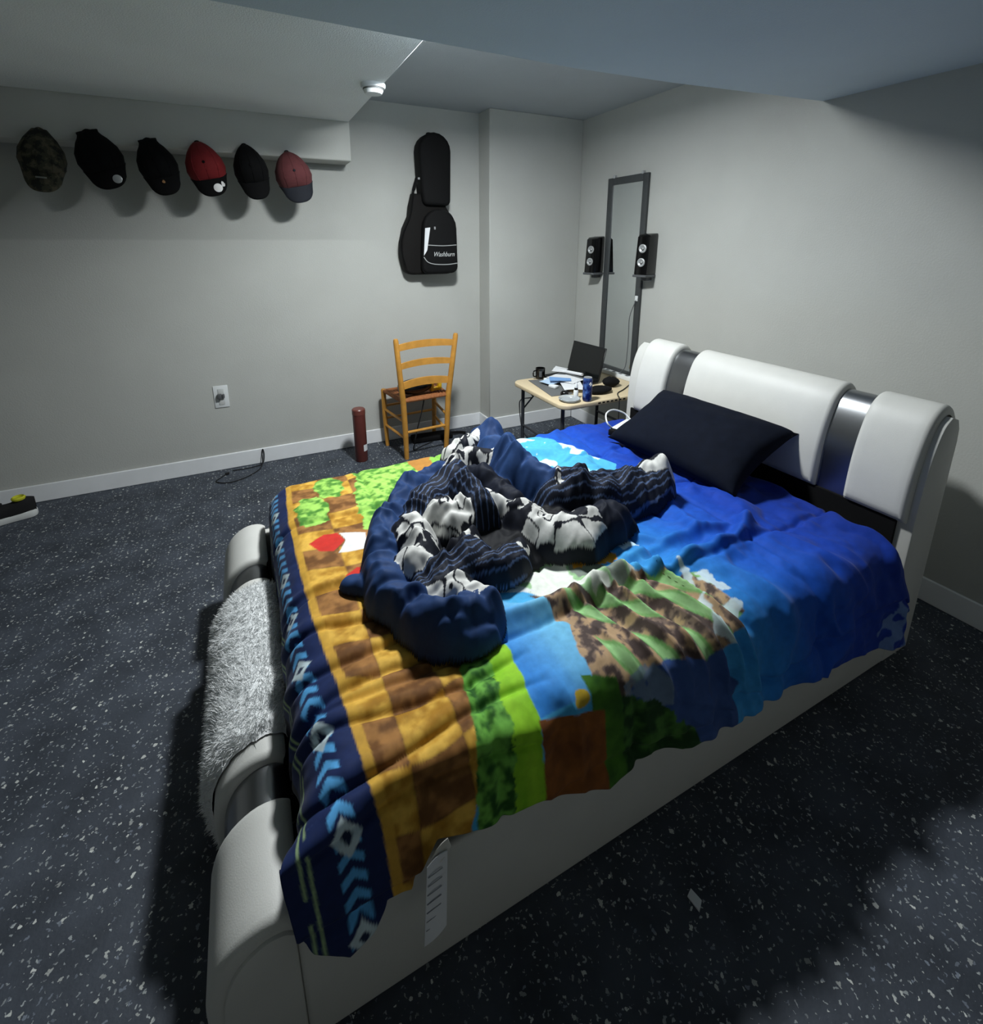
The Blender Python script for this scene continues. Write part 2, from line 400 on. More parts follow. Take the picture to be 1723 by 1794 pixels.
# ------------------------------------------------------------------ bed
M_leather = mat('white_leather', (206, 206, 201), 0.5, noise=0.02, nscale=10, bump=0.06, bscale=350)
M_pad = mat('white_pad', (208, 208, 203), 0.5, noise=0.02, nscale=12, bump=0.06, bscale=350)
M_chrome = mat('brushed_chrome', (150, 152, 155), 0.28, metal=1.0, bump=0.03, bscale=600)
M_black = mat('black_cloth', (9, 9, 11), 0.85, spec=0.2)
M_dark = mat('dark_fabric', (14, 15, 18), 0.85)
YN, YR = .736, 2.262                                   # near and far side of the bed
bed = thing('sleigh_bed', 'low white leather bed with curved padded headboard and chrome strips', 'bed', (0, 0, 0))

def sweep(prof_out, prof_in, y0, y1, bev=.006):
    """closed side profile (X,Z) swept from y0 to y1"""
    return MB().prism(prof_out + list(reversed(prof_in)), y0, y1, 'y', bev, 2)
# headboard: front curve from the floor up and over the rolled top, back vertical
HF = spline([(2.085, .0), (2.085, .25), (2.080, .45), (2.082, .62), (2.088, .76), (2.108, .88), (2.142, .965), (2.185, 1.0)], 4)
HB = [(2.262, 0), (2.262, .5), (2.262, .90), (2.255, .95), (2.235, .985)]
sweep(HF, HB, YN, YR).build('headboard', M_leather, bed)
def off_curve(C, d):
    out = []
    for i, p in enumerate(C):
        a = np.array(C[max(0, i - 1)]); b = np.array(C[min(len(C) - 1, i + 1)]); t = (b - a) / np.linalg.norm(b - a)
        out.append((p[0] - t[1] * d, p[1] + t[0] * d))
    return out
HPAD = spline([(2.080, .60), (2.082, .70), (2.090, .79), (2.110, .885), (2.142, .965), (2.185, 1.0), (2.225, .995), (2.262, .955)], 5)
PADS = [(.758, .972), (1.085, 1.822), (1.958, 2.180)]
def pad_on(C, y0, y1, thick, nm, m, parent, n=10):
    """a plump upholstered pad that follows the curve C between y0 and y1"""
    F = off_curve(C, thick); ny = n; rows = []
    N = len(C)
    for k in range(ny + 1):
        u = k / ny; y = y0 + (y1 - y0) * u
        e = min(u, 1 - u) * (y1 - y0) / .016; sc = min(1, math.sqrt(max(0, 1 - (1 - min(1, e)) ** 2)))
        rows.append((y, sc))
    ys = [y0, y0 + .002, y0 + .006, y0 + .012, y0 + .02] + [y0 + .02 + (y1 - y0 - .04) * k / 8 for k in range(1, 8)] + [y1 - .02, y1 - .012, y1 - .006, y1 - .002, y1]
    P = []
    for y in ys:
        e = min(y - y0, y1 - y) / .02; sc = math.sqrt(max(0, 1 - (1 - min(1, e)) ** 2))
        row = []
        for i in range(N):
            ee = min(i, N - 1 - i) / 2.0; s2 = math.sqrt(max(0, 1 - (1 - min(1, ee)) ** 2)) if ee < 1 else 1
            t = min(sc, s2) if min(sc, s2) < 1 else 1
            t = .25 + .75 * t
            row.append((lerp(C[i][0], F[i][0], t), y, lerp(C[i][1], F[i][1], t)))
        P.append(row)
    mb = MB().grid(P)
    mb.add([(C[i][0], y0, C[i][1]) for i in range(N)] + P[0], [(i, i + 1, N + i + 1, N + i) for i in range(N - 1)])
    mb.add([(C[i][0], y1, C[i][1]) for i in range(N)] + P[-1], [(i, N + i, N + i + 1, i + 1) for i in range(N - 1)])
    for i in (0, N - 1):
        mb.add([(C[i][0], y, C[i][1]) for y in ys] + [r[i] for r in P], [(k, k + 1, len(ys) + k + 1, len(ys) + k) for k in range(len(ys) - 1)])
    return mb.build(nm, m, parent)
for y0, y1 in PADS: pad_on(HPAD, y0, y1, .034, 'headboard_pad', M_pad, bed)
HCH = spline([(2.078, .46), (2.080, .62), (2.088, .79), (2.108, .885), (2.142, .967), (2.185, 1.003), (2.225, .998), (2.262, .958)], 5)
for y0, y1 in ((.972, 1.085), (1.822, 1.958)):
    C = off_curve(HCH, .006); MB().grid([[(p[0], y, p[1]) for p in C] for y in (y0, y1)]).build('chrome_strip', M_chrome, bed)
MB().box(2.066, 2.080, YN + .05, YR - .05, .18, .605, .003, 1).build('headboard_lining', M_black, bed)
# side rails and slatted base
MB().box(-.048, 2.09, YN, YN + .05, .0, .325, .012, 3).build('side_rail', M_leather, bed)
MB().box(-.048, 2.09, YR - .05, YR, .0, .325, .012, 3).build('side_rail', M_leather, bed)
MB().box(.0, 2.06, YN + .05, YR - .05, .14, .20).build('bed_base', M_dark, bed)
# footboard: outward bulging roll
FO = spline([(-.135, 0), (-.165, .08), (-.182, .17), (-.178, .245), (-.152, .305), (-.108, .338), (-.07, .340), (-.048, .325)], 4)
FI = [(-.048, 0), (-.048, .2), (-.048, .31)]
sweep(FO, FI, YN, YR).build('footboard', M_leather, bed)
FPAD = spline([(-.150, .03), (-.166, .08), (-.182, .17), (-.178, .245), (-.152, .305), (-.108, .338), (-.07, .340), (-.048, .325)], 4)
for y0, y1 in ((.744, .985), (1.085, 1.84), (1.955, 2.25)): pad_on(FPAD, y0, y1, .03, 'footboard_pad', M_pad, bed)
for y0, y1 in ((.985, 1.085), (1.84, 1.955)):
    C = off_curve(FPAD, .006); MB().grid([[(p[0], y, p[1]) for p in C] for y in (y0, y1)]).build('chrome_strip', M_chrome, bed)

# mattress
mt = thing('mattress', 'thick mattress with white piping mostly hidden under the blue comforter', 'mattress', (0, 0, 0))
MB().box(.03, 2.055, .82, 2.19, .20, .495, .03, 3).build('mattress_body', M_black, mt)
pts = [(.06, .835), (1.9, .835), (1.99, .85), (2.035, .90), (2.045, 1.0), (2.045, 2.1), (2.0, 2.175), (.06, 2.175), (.06, .835)]
MB().tube([(x, y, .494) for x, y in pts], .007, 8).build('piping', mat('piping_white', (225, 225, 222), .6), mt)

# ------------------------------------------------------------------ comforter print
def paint(a, b):
    n = a.shape; C = np.zeros(n + (3,))
    def put(mask, rgb, k=1.0):
        k = np.where(mask, k, 0.0)[..., None]; C[:] = C * (1 - k) + np.array(lin(rgb)) * k
    def putv(mask, col, k=1.0):
        k = np.where(mask, k, 0.0)[..., None]; C[:] = C * (1 - k) + col * k
    wob = lambda s, m: (fbm(a * s, b * s, 3) - .5) * m
    aw, bw = a + wob(14, .05), b + wob(14 , .05) * 0 + (fbm(a * 14 + 50, b * 14, 3) - .5) * .05
    af, bf = a + (fbm(a * 40, b * 40, 3) - .5) * .035, b + (fbm(a * 40 + 9, b * 40, 3) - .5) * .035
    # blue that deepens towards the head
    st = [.6, .95, 1.15, 1.35, 1.6, 2.0]
    cs = np.array([lin(c) for c in ((70, 165, 215), (66, 160, 216), (36, 122, 200), (16, 84, 184), (8, 60, 166), (5, 38, 128))])
    g = a - .10 * sst(1.2, .6, b) + .02 * wob(5, 2)
    putv(np.ones(n, bool), np.stack([np.interp(g, st, cs[:, k]) for k in range(3)], -1))
    # brushed pale-blue clouds at the far side
    cl = inpoly([(1.0, 2.3), (1.33, 2.3), (1.40, 1.86), (1.50, 1.66), (1.34, 1.5), (1.12, 1.5), (1.0, 1.8)], aw, bw)
    put(cl, (84, 186, 222), .75)
    put(cl & (fbm(a * 13, b * 13, 4) > .57), (214, 234, 240), .9)
    put(inpoly([(1.02, 2.3), (1.14, 2.3), (1.2, 2.06), (1.1, 1.98)], af, bf), (150, 205, 90), .8)
    # far strip: light greens and tans
    put(inpoly([(.38, 2.5), (1.0, 2.5), (.98, 2.1), (.8, 2.0), (.6, 1.75), (.38, 1.6)], af, bf), (128, 182, 74))
    put(inpoly([(.80, 2.5), (1.0, 2.5), (.98, 2.1), (.85, 2.1)], af, bf), (196, 190, 160))
    put(inpoly([(.54, 2.5), (.72, 2.5), (.73, 2.03), (.64, 1.96), (.55, 2.0)], af, bf), (170, 118, 52))
    # gold and brown checks
    gr = np.interp(b, [.3, .533, .60, .63, .657, .814, 1.02, 1.25, 1.53, 1.66, 1.9, 2.2, 2.5], [.31, .31, .31, .315, .325, .362, .40, .42, .40, .32, .36, .40, .42])
    gold = (a < gr + wob(30, .02)) & (a > 0)
    ca = (a - .075) / .122; cb = (b - .07 - .012 * np.sin(a * 20)) / .118
    chk = (np.floor(ca) + np.floor(cb)) % 2
    fr = np.minimum(np.minimum(ca % 1, 1 - ca % 1), np.minimum(cb % 1, 1 - cb % 1))
    t = sst(.3, .7, fbm(a * 30, b * 30, 4))[..., None]
    ck = np.where(chk[..., None] > 0, lerp(np.array(lin((168, 120, 30))), np.array(lin((220, 174, 72))), t), lerp(np.array(lin((104, 66, 28))), np.array(lin((158, 110, 58))), t))
    ck = ck * (.78 + .22 * sst(.0, .05, fr))[..., None]
    putv(gold, ck)
    edge = np.interp(b, [.5, .7, .8, .98, 1.12, 1.3, 1.55, 1.85, 2.2], [.134, .124, .109, .099, .084, .069, .059, .053, .066])
    put(gold & (a < edge + .022), (206, 160, 60), .8)
    # leafy green patches
    for P in ([(.32, 2.5), (.59, 2.5), (.63, 2.01), (.49, 1.84), (.40, 1.6), (.30, 1.66), (.315, 1.92), (.36, 2.1)],
              [(.175, 2.09), (.2, 2.15), (.246, 2.17), (.285, 2.1), (.291, 2.03), (.266, 1.95), (.195, 1.96)],
              [(.079, 1.92), (.119, 1.99), (.185, 1.97), (.21, 1.87), (.175, 1.77), (.104, 1.76)]):
        mk = inpoly(P, af, bf)
        lf = fbm(a * 46, b * 46, 3)[..., None]
        putv(mk, lerp(np.array(lin((70, 128, 44))), np.array(lin((160, 210, 96))), sst(.3, .7, lf)))
    # lime strip with a darker leafy side, falling over the near edge
    lime = [(.52, 1.35), (.49, 1.09), (.40, 1.05), (.392, .995), (.352, .814), (.321, .657), (.31, .40), (.53, .40), (.513, .581), (.483, .671), (.493, .748), (.508, .824), (.518, .943), (.498, 1.038), (.53, 1.18)]
    mk = inpoly(lime, a + wob(40, .012), b)
    le = np.interp(b, [.4, .548, .671, .781, .929, 1.08, 1.3], [.41, .412, .417, .428, .45, .475, .49])
    lf = fbm(a * 50, b * 50, 3)[..., None]
    putv(mk, lerp(np.array(lin((112, 176, 22))), np.array(lin((160, 214, 48))), fbm(a * 30, b * 9, 3)[..., None]))
    putv(mk & (a < le + wob(60, .03)), lerp(np.array(lin((30, 82, 20))), np.array(lin((112, 178, 70))), sst(.3, .7, lf)))
    # smooth pale-to-mid blue panel
    wt = inpoly([(.53, 1.18), (.60, 1.09), (.69, 1.03), (.711, .929), (.665, .775), (.625, .745), (.50, .745), (.498, .79), (.518, .943), (.498, 1.05)], a + wob(20, .012), b)
    g2 = sst(.5, .72, a + .25 * (b - .9))[..., None]
    putv(wt, lerp(np.array(lin((36, 122, 206))), np.array(lin((120, 194, 226))), g2 * .8 + .2 * fbm(a * 30, b * 6, 3)[..., None]))
    # mottled brown and grey band with slanting green stripes
    rk = inpoly([(.67, 1.09), (.80, 1.03), (1.0, 1.0), (1.20, .94), (1.20, .76), (1.02, .70), (.88, .70), (.72, .69), (.67, .70), (.655, .775), (.711, .929)], aw, b + wob(20, .02))
    t = fbm(a * 48, b * 48, 4)
    putv(rk, np.where((t > .55)[..., None], np.array(lin((176, 146, 112))), np.where((t > .45)[..., None], np.array(lin((120, 100, 88))), np.array(lin((74, 60, 56))))))
    sp = np.sin((a * 1.0 + (b - .9) * .5) * 62 + 4 * fbm(a * 6, b * 6, 2))
    put(rk & (sp > .35) & (a > .74), (112, 168, 96), .9)
    put(rk & (sp > .75) & (a > .74), (156, 200, 138), .8)
    put(inpoly([(1.16, .98), (1.23, .92), (1.23, .78), (1.12, .71), (1.05, .74), (1.13, .88)], af, bf) & (fbm(a * 22, b * 22, 3) > .45), (205, 222, 226), .85)
    # pale crumpled panel between the two blankets
    pl = inpoly([(.60, 1.20), (.66, 1.30), (.84, 1.24), (.95, 1.10), (1.0, 1.0), (.86, .985), (.7, 1.08)], aw, bw)
    t = fbm(a * 15 + 5, b * 15, 3)
    putv(pl, np.where((t > .52)[..., None], np.array(lin((226, 230, 220))), np.where((t > .42)[..., None], np.array(lin((150, 190, 140))), np.array(lin((120, 130, 120))))))
    put(inpoly([(.675, 1.26), (.73, 1.26), (.72, 1.21), (.675, 1.205)], a, b), (232, 190, 40))
    put(inpoly([(.86, 1.165), (1.01, 1.155), (1.04, 1.115), (.945, 1.10), (.865, 1.12)], af, bf), (222, 150, 30))
    put(inpoly([(1.0, 1.17), (1.16, 1.16), (1.15, 1.13), (1.02, 1.12)], aw, bw) & (fbm(a * 24, b * 24, 3) > .42), (205, 230, 236), .8)
    # plain red and white patches
    put(inpoly([(.104, 1.655), (.16, 1.69), (.205, 1.68), (.222, 1.62), (.175, 1.575), (.134, 1.595)], a, b), (196, 44, 34))
    put(inpoly([(.212, 1.675), (.30, 1.645), (.285, 1.545), (.19, 1.562), (.226, 1.62)], a, b), (226, 228, 226))
    put(inpoly([(.185, 1.412), (.23, 1.455), (.32, 1.41), (.246, 1.395)], a, b), (196, 44, 34))
    put(inpoly([(.544, 1.205), (.625, 1.185), (.60, 1.14), (.535, 1.165)], a, b), (200, 60, 54))
    put(inpoly([(.625, 1.185), (.70, 1.09), (.60, 1.14)], a, b), (222, 226, 226))
    # hanging side: brown block, dark greens, slate blue
    put(inpoly([(.70, .70), (.74, .70), (.85, .742), (1.04, .722), (1.12, .6), (1.1, .35), (.70, .35)], a + wob(10, .06), bw), (54, 82, 140))
    put(inpoly([(.70, .72), (.84, .76), (.9, .66), (.78, .6)], aw, bw) & (fbm(a * 18, b * 18, 3) > .5), (110, 130, 150), .8)
    t = fbm(a * 34, b * 34, 3)[..., None]
    putv(inpoly([(.70, .72), (.82, .67), (.95, .54), (.95, .35), (.70, .35)], af, bf), lerp(np.array(lin((22, 60, 18))), np.array(lin((70, 118, 46))), sst(.35, .7, t)))
    putv(inpoly([(.645, .79), (.72, .755), (.725, .35), (.60, .35)], a + wob(30, .02), b), lerp(np.array(lin((32, 74, 18))), np.array(lin((76, 130, 34))), t))
    putv(inpoly([(.49, .745), (.67, .70), (.66, .35), (.48, .35)], a, b), lerp(np.array(lin((96, 52, 20))), np.array(lin((150, 90, 34))), t))
    put(np.hypot((a - .62) / 1.2, b - .745) < .02 + .008 * (vnoise(a * 60, b * 60) - .5), (190, 160, 44))
    # pale smudge at the near head corner
    put(inpoly([(1.86, .47), (1.98, .56), (2.1, .5), (2.1, .3), (1.9, .3)], af, bf) & (fbm(a * 20, b * 20, 3) > .45), (120, 150, 190), .6)
    # navy border with a light-blue chevron strip and thin pale lines
    bd = a < edge
    put(bd, (17, 36, 82))
    sr, sl = edge - .040, edge - .088
    strip = (a < sr) & (a > sl)
    ctr = (sr + sl) / 2
    ph = ((b + .9 * np.abs(a - ctr)) / .042) % 1
    put(strip & (ph < .5), (88, 168, 226))
    for bc in np.arange(.50, 2.3, .21):
        dd = np.abs(a - ctr) + .8 * np.abs(b - bc)
        put(bd & (dd < .030), (196, 214, 220)); put(bd & (dd < .012), (24, 40, 70))
    for k in (.135, .15): put(bd & (np.abs(a - edge + k) < .0028) & (vnoise(b * 30, k * 90) > .25), (150, 176, 130))
    put((a < edge - .19) & (b > .86), (10, 14, 30))
    # faint quilting thread
    return C
nu, nv = 560, 540
uu = np.linspace(0, 1, nu)[:, None] * np.ones((1, nv)); vv = np.linspace(0, 1, nv)[None, :] * np.ones((nu, 1))
b_far = B1 + RB * math.pi / 2 + .22
b_nom = lerp(.46, b_far, vv)
aa = lerp(foot_a(b_nom), head_a(b_nom), uu)
bb_ = lerp(hem_b(aa), b_far, vv)
X, Y, Z = cloth(aa, bb_)
he = sst(.985, 1.0, uu); Z = Z - .03 * he
M_comf = col_mat('comforter_cloth', 0.75, noise=0.10, nscale=45, sheen=0.05)
V = np.stack([X, Y, Z], -1).reshape(-1, 3)
comf = thing('comforter', 'printed quilt with navy chevron border, gold checks, green patches and deep blue', 'comforter')
da_, db_ = 2.3 / nu, 2.2 / nv
pc = sum(paint(aa + da_ * p, bb_ + db_ * q) for p, q in ((-.33, -.12), (.12, -.33), (.33, .12), (-.12, .33))) / 4
cq = np_mesh('quilt', V, nu, nv, M_comf, comf, pc.reshape(-1, 3))
so = cq.modifiers.new('thickness', 'SOLIDIFY'); so.thickness = .016; so.offset = -1
M_paper = mat('white_paper', (216, 218, 220), .7)
# sewn-in care label hanging at the hem
def sheet(P00, P10, P11, P01, th=.0015, n=6, curl=.004):
    rows = []
    for i in range(n + 1):
        r = []
        for j in range(n + 1):
            u, v = i / n, j / n
            p = Vector(P00) * (1 - u) * (1 - v) + Vector(P10) * u * (1 - v) + Vector(P11) * u * v + Vector(P01) * (1 - u) * v
            nrm = (Vector(P10) - Vector(P00)).cross(Vector(P01) - Vector(P00)).normalized()
            r.append(p + nrm * curl * math.sin(u * 3.1) * math.cos(v * 2.5))
        rows.append(r)
    nrm = (Vector(P10) - Vector(P00)).cross(Vector(P01) - Vector(P00)).normalized()
    mb = MB().grid(rows); back = [[p - nrm * th for p in r] for r in rows]; mb.grid(list(reversed(back)))
    ring = lambda R: R[0] + [r[-1] for r in R[1:]] + list(reversed(R[-1][:-1])) + [r[0] for r in reversed(R[1:-1])]
    A, B = ring(rows), ring(back); k = len(A)
    mb.add(A + B, [(i, (i + 1) % k, k + (i + 1) % k, k + i) for i in range(k)])
    return mb
cl_ = sheet((.193, .668, .425), (.236, .668, .44), (.226, .66, .25), (.178, .66, .228)).build('care_label', mat('satin_label', (226, 228, 232), .6), comf)
M_print = mat('grey_print', (140, 144, 152), .7)
for k in range(7):
    z = .40 - k * .022; x0 = .194 - k * .0018
    sheet((x0, .6655 - k * .001, z), (x0 + .03, .6655 - k * .001, z + .006), (x0 + .03, .6655 - k * .001, z + .0038), (x0, .6655 - k * .001, z - .0022), .0006, 2, 0).build('print_line', M_print, cl_)
sheet((.205, .675, .43), (.24, .675, .46), (.245, .672, .44), (.215, .672, .41)).build('care_label', mat('brand_label', (206, 204, 196), .6), comf)

# ------------------------------------------------------------------ crumpled second blanket
CAPS = [  # ridge polyline (x, y), radius, height, look
    ([(.455, 1.00), (.40, 1.01), (.345, 1.05), (.305, 1.142), (.292, 1.271), (.318, 1.438), (.40, 1.602), (.53, 1.755), (.66, 1.84)], .066, .118, 'blue'),
    ([(.44, 1.015), (.47, 1.05)], .085, .10, 'blue'),
    ([(.45, 1.50), (.50, 1.585), (.584, 1.66), (.70, 1.72)], .085, .135, 'pin'),
    ([(.66, 1.68), (.68, 1.53), (.655, 1.40)], .062, .15, 'pin'),
    ([(.50, 1.455), (.55, 1.40), (.60, 1.435)], .065, .155, 'art'),
    ([(.405, 1.437), (.414, 1.34), (.37, 1.275)], .072, .125, 'art'),
    ([(.37, 1.19), (.463, 1.205), (.56, 1.25)], .075, .11, 'pin'),
    ([(.48, 1.055), (.445, 1.105), (.385, 1.13)], .06, .125, 'art'),
    ([(.52, 1.30), (.58, 1.31)], .04, .10, 'art'),
    ([(.99, 2.04), (.95, 1.86), (.92, 1.72), (.90, 1.58)], .085, .19, 'blue'),
    ([(.90, 1.58), (.96, 1.47), (1.02, 1.42)], .075, .165, 'blue'),
    ([(.764, 1.916), (.87, 1.975), (.97, 2.05)], .065, .15, 'art'),
    ([(.70, 1.86), (.76, 1.90)], .06, .10, 'navy'),
    ([(.72, 1.80), (.80, 1.80), (.87, 1.77)], .06, .155, 'art'),
    ([(.77, 1.70), (.79, 1.58), (.81, 1.44)], .06, .12, 'navy'),
    ([(.72, 1.52), (.76, 1.40), (.80, 1.33)], .05, .135, 'art'),
    ([(.99, 1.43), (1.106, 1.40), (1.27, 1.375), (1.40, 1.365)], .105, .15, 'pin'),
    ([(.965, 1.43), (1.04, 1.42)], .075, .165, 'art'),
    ([(1.40, 1.375), (1.435, 1.36)], .075, .13, 'art'),
    ([(.79, 1.36), (.835, 1.27), (.892, 1.21), (.96, 1.20)], .085, .12, 'art'),
    ([(.92, 1.24), (1.02, 1.22), (1.10, 1.25)], .08, .10, 'navy'),
    ([(.574, 1.20), (.625, 1.185), (.68, 1.195)], .06, .085, 'pin'),
    ([(.70, 1.20), (.72, 1.22)], .045, .08, 'art'),
    ([(.75, 1.30), (.65, 1.29), (.55, 1.33)], .12, .055, 'black'),
    ([(.85, 1.40), (1.1, 1.30)], .13, .06, 'black'),
    ([(.60, 1.45), (.75, 1.60)], .14, .06, 'black'),
    ([(.212, 1.352), (.25, 1.325), (.285, 1.30)], .045, .045, 'blue'),
]
n1, n2 = 470, 430
gx, gy = np.meshgrid(np.linspace(.14, 1.56, n1), np.linspace(.88, 2.18, n2), indexing='ij')
wx = gx + (fbm(gx * 9, gy * 9, 3) - .5) * .05; wy = gy + (fbm(gx * 9 + 30, gy * 9, 3) - .5) * .05
best = np.full(gx.shape, -1.0); colr = np.zeros(gx.shape + (3,))
for ci, (P, r, h, look) in enumerate(CAPS):
    Ps = spline(P, 5) if len(P) > 2 else P
    d = np.full(gx.shape, 9.0); al = np.zeros(gx.shape); sd_ = np.zeros(gx.shape); run = 0.0
    for (x0, y0), (x1, y1) in zip(Ps[:-1], Ps[1:]):
        L = math.hypot(x1 - x0, y1 - y0); t = np.clip(((wx - x0) * (x1 - x0) + (wy - y0) * (y1 - y0)) / L ** 2, 0, 1)
        dd = np.hypot(wx - x0 - t * (x1 - x0), wy - y0 - t * (y1 - y0)); m = dd < d
        d = np.where(m, dd, d); al = np.where(m, run + t * L, al)
        sd_ = np.where(m, ((wx - x0) * (y1 - y0) - (wy - y0) * (x1 - x0)) / L, sd_); run += L
    prof = np.clip(1 - (d / (r * 1.06)) ** 2, 0, 1) ** .68
    wr = 1 - np.abs(2 * vnoise(al * 20 + ci * 7 + sd_ * 8, sd_ * 9 + ci * 3) - 1)
    wr2 = 1 - np.abs(2 * vnoise(al * 8 + ci * 5, sd_ * 30 + ci + al * 6) - 1)
    hh = np.where(d < r * 1.06, h * (.78 + .4 * vnoise(al * 9 + ci * 3.1, ci * 1.7 + 0 * al)) * prof * (.82 + .20 * wr + .13 * wr2), -1)
    m = hh > best; best = np.where(m, hh, best)
    if look == 'blue':
        c = lerp(np.array(lin((22, 44, 84))), np.array(lin((40, 72, 122))), fbm(gx * 6, gy * 6, 2)[..., None])
        
    elif look == 'navy': c = np.ones(gx.shape + (1,)) * np.array(lin((13, 19, 34)))
    elif look == 'black': c = np.ones(gx.shape + (1,)) * np.array(lin((8, 10, 16)))
    elif look == 'pin':
        ln = np.abs(((sd_ + .004 * np.sin(al * 20)) / .019) % 1 - .5) < .10
        c = np.where(ln[..., None], np.array(lin((74, 92, 126))), np.array(lin((13, 19, 34))))
    else:
        q = vnoise(al * 24 + ci * 3.7, sd_ * 24 + ci * 1.9) * .65 + .35 * vnoise(al * 50 + ci, sd_ * 50)
        lines = np.abs(vnoise(al * 30 + ci * 11, sd_ * 30 + 5) - .5) < .055
        c = np.where((q > .40)[..., None], np.array(lin((206, 206, 202))), np.array(lin((12, 16, 28))))
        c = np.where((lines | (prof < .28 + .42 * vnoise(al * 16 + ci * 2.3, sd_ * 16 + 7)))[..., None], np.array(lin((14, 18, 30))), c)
    colr = np.where(m[..., None], c, colr)
keep = (best > .004).ravel()
rb_ = np.random.RandomState(12); crease = np.zeros(gx.shape)
for _ in range(130):
    x0, y0 = rb_.uniform(.25, 1.45), rb_.uniform(.95, 2.1); th_ = rb_.uniform(0, math.pi); L = rb_.uniform(.07, .22); bend = rb_.uniform(-.05, .05)
    x1, y1 = x0 + L * math.cos(th_), y0 + L * math.sin(th_); xm, ym = (x0 + x1) / 2 - bend * math.sin(th_), (y0 + y1) / 2 + bend * math.cos(th_)
    crease = np.maximum(crease, ridge(gx, gy, [(x0, y0), (xm, ym), (x1, y1)], rb_.uniform(.009, .018), rb_.uniform(.6, 1.0)))
rid = 1 - np.abs(2 * fbm(gx * 13 + 3, gy * 13, 2) - 1)
hgt = np.maximum(best, 0) + (.006 * (fbm(gx * 30, gy * 30, 2) - .5) + .016 * (rid - .75) + .012 * crease) * sst(0, .05, best)
_, _, zc = cloth(gx, np.minimum(gy, 2.2))
zb = np.where(gy > 2.12, TOP - .01, zc)
V2 = np.stack([gx, gy, np.where(best > .004, zb + .012 + np.maximum(hgt, 0), zb + .003)], -1)
# relax a little so folds read as padded cloth
for _ in range(5):
    zz = V2[..., 2]; zz[1:-1, 1:-1] = .5 * zz[1:-1, 1:-1] + .125 * (zz[:-2, 1:-1] + zz[2:, 1:-1] + zz[1:-1, :-2] + zz[1:-1, 2:])
M_blank = col_mat('blanket_cloth', 0.72, noise=0.08, nscale=70)
blk = np_mesh('crumpled_blanket', V2.reshape(-1, 3), n1, n2, M_blank, None, colr.reshape(-1, 3), keep)
tag(blk, 'crumpled navy pinstriped blanket with white figures heaped on the printed quilt', 'blanket')

# ------------------------------------------------------------------ pillow
def cushion(name, Lx, Ly, T, m, M, n=36, wr=.006):
    rows_t, rows_b = [], []
    for i in range(n + 1):
        rt_, rb_ = [], []
        for j in range(n + 1):
            u, v = 2 * i / n - 1, 2 * j / n - 1
            e = (1 - abs(u) ** 2.6) * (1 - abs(v) ** 2.6); h = T / 2 * max(0, e) ** .42
            pin = 1 - .07 * (1 - abs(v) ** 2) * abs(u) ** 3; pin2 = 1 - .10 * (1 - abs(u) ** 2) * abs(v) ** 3
            x, y = u * Lx / 2 * pin, v * Ly / 2 * pin2
            w = float(wr * (fbm(np.array(u * 3 + 7), np.array(v * 3), 3) - .5) * 4) * max(0, e) ** .3
            rt_.append(M @ Vector((x, y, h + w))); rb_.append(M @ Vector((x, y, -h * .8)))
        rows_t.append(rt_); rows_b.append(rb_)
    return MB().grid(rows_t).grid(list(reversed(rows_b))).build(name, m, None, angle=180)
M_pill = mat('navy_pillowcase', (8, 14, 27), .9, noise=.15, nscale=30, spec=.15)
PM = Matrix.Translation((1.842, 1.535, .705)) @ Matrix.Rotation(math.radians(3), 4, 'Z') @ Matrix.Rotation(math.radians(-27), 4, 'Y')
tag(cushion('pillow', .44, .74, .19, M_pill, PM), 'dark navy pillow leaning against the white headboard', 'pillow')

# ------------------------------------------------------------------ fluffy throw over the footboard
C = off_curve(FPAD, .034)
ny_, nc = 190, 130
t_ = np.linspace(0, 1, nc); ts = np.linspace(0, 1, len(C))
cx = np.interp(t_, ts, [p[0] for p in C]); cz = np.interp(t_, ts, [p[1] for p in C])
tx = np.gradient(cx); tz = np.gradient(cz); L = np.hypot(tx, tz); nx_, nz_ = -tz / L, tx / L
yy = np.linspace(1.14, 1.78, ny_)
G = np.stack(np.meshgrid(yy, t_, indexing='ij'), -1)
rag = .03 * (fbm(G[..., 1] * 9, G[..., 0] * 0 + 2, 3) - .5)
hgt = .010 + .012 * fbm(G[..., 0] * 40, G[..., 1] * 18, 3) + .006 * fbm(G[..., 0] * 8, G[..., 1] * 5, 2)
ed = np.minimum(sst(0, .06, G[..., 1]), sst(1, .97, G[..., 1])) * np.minimum(sst(1.14, 1.17, G[..., 0]), sst(1.78, 1.75, G[..., 0]))
hgt = hgt * ed + .001
V3 = np.stack([cx[None] + nx_[None] * hgt, G[..., 0] + rag * (np.abs(G[..., 0] - 1.46) / .32) + .004 * (fbm(G[..., 0] * 80, G[..., 1] * 80, 2) - .5), cz[None] + nz_[None] * hgt], -1).reshape(-1, 3)
M_fleece = mat('white_fleece', (232, 234, 234), .95, noise=.08, nscale=90, sheen=.4)
fur = thing('fluffy_throw', 'small fluffy white throw laid over the middle of the footboard', 'throw')
np_mesh('fleece_backing', V3, ny_, nc, M_fleece, fur)
rs = np.random.RandomState(3); NF = 26000
iy = rs.randint(2, ny_ - 2, NF); ic = rs.randint(3, nc - 3, NF)
base = V3.reshape(ny_, nc, 3)[iy, ic] + rs.normal(0, .002, (NF, 3))
nrm = np.stack([nx_[ic], np.zeros(NF), nz_[ic]], -1)
fl = fbm(yy[iy] * 14, t_[ic] * 7, 2); lean = np.stack([np.zeros(NF), (fl - .5) * 3.0, -.55 * np.ones(NF)], -1)
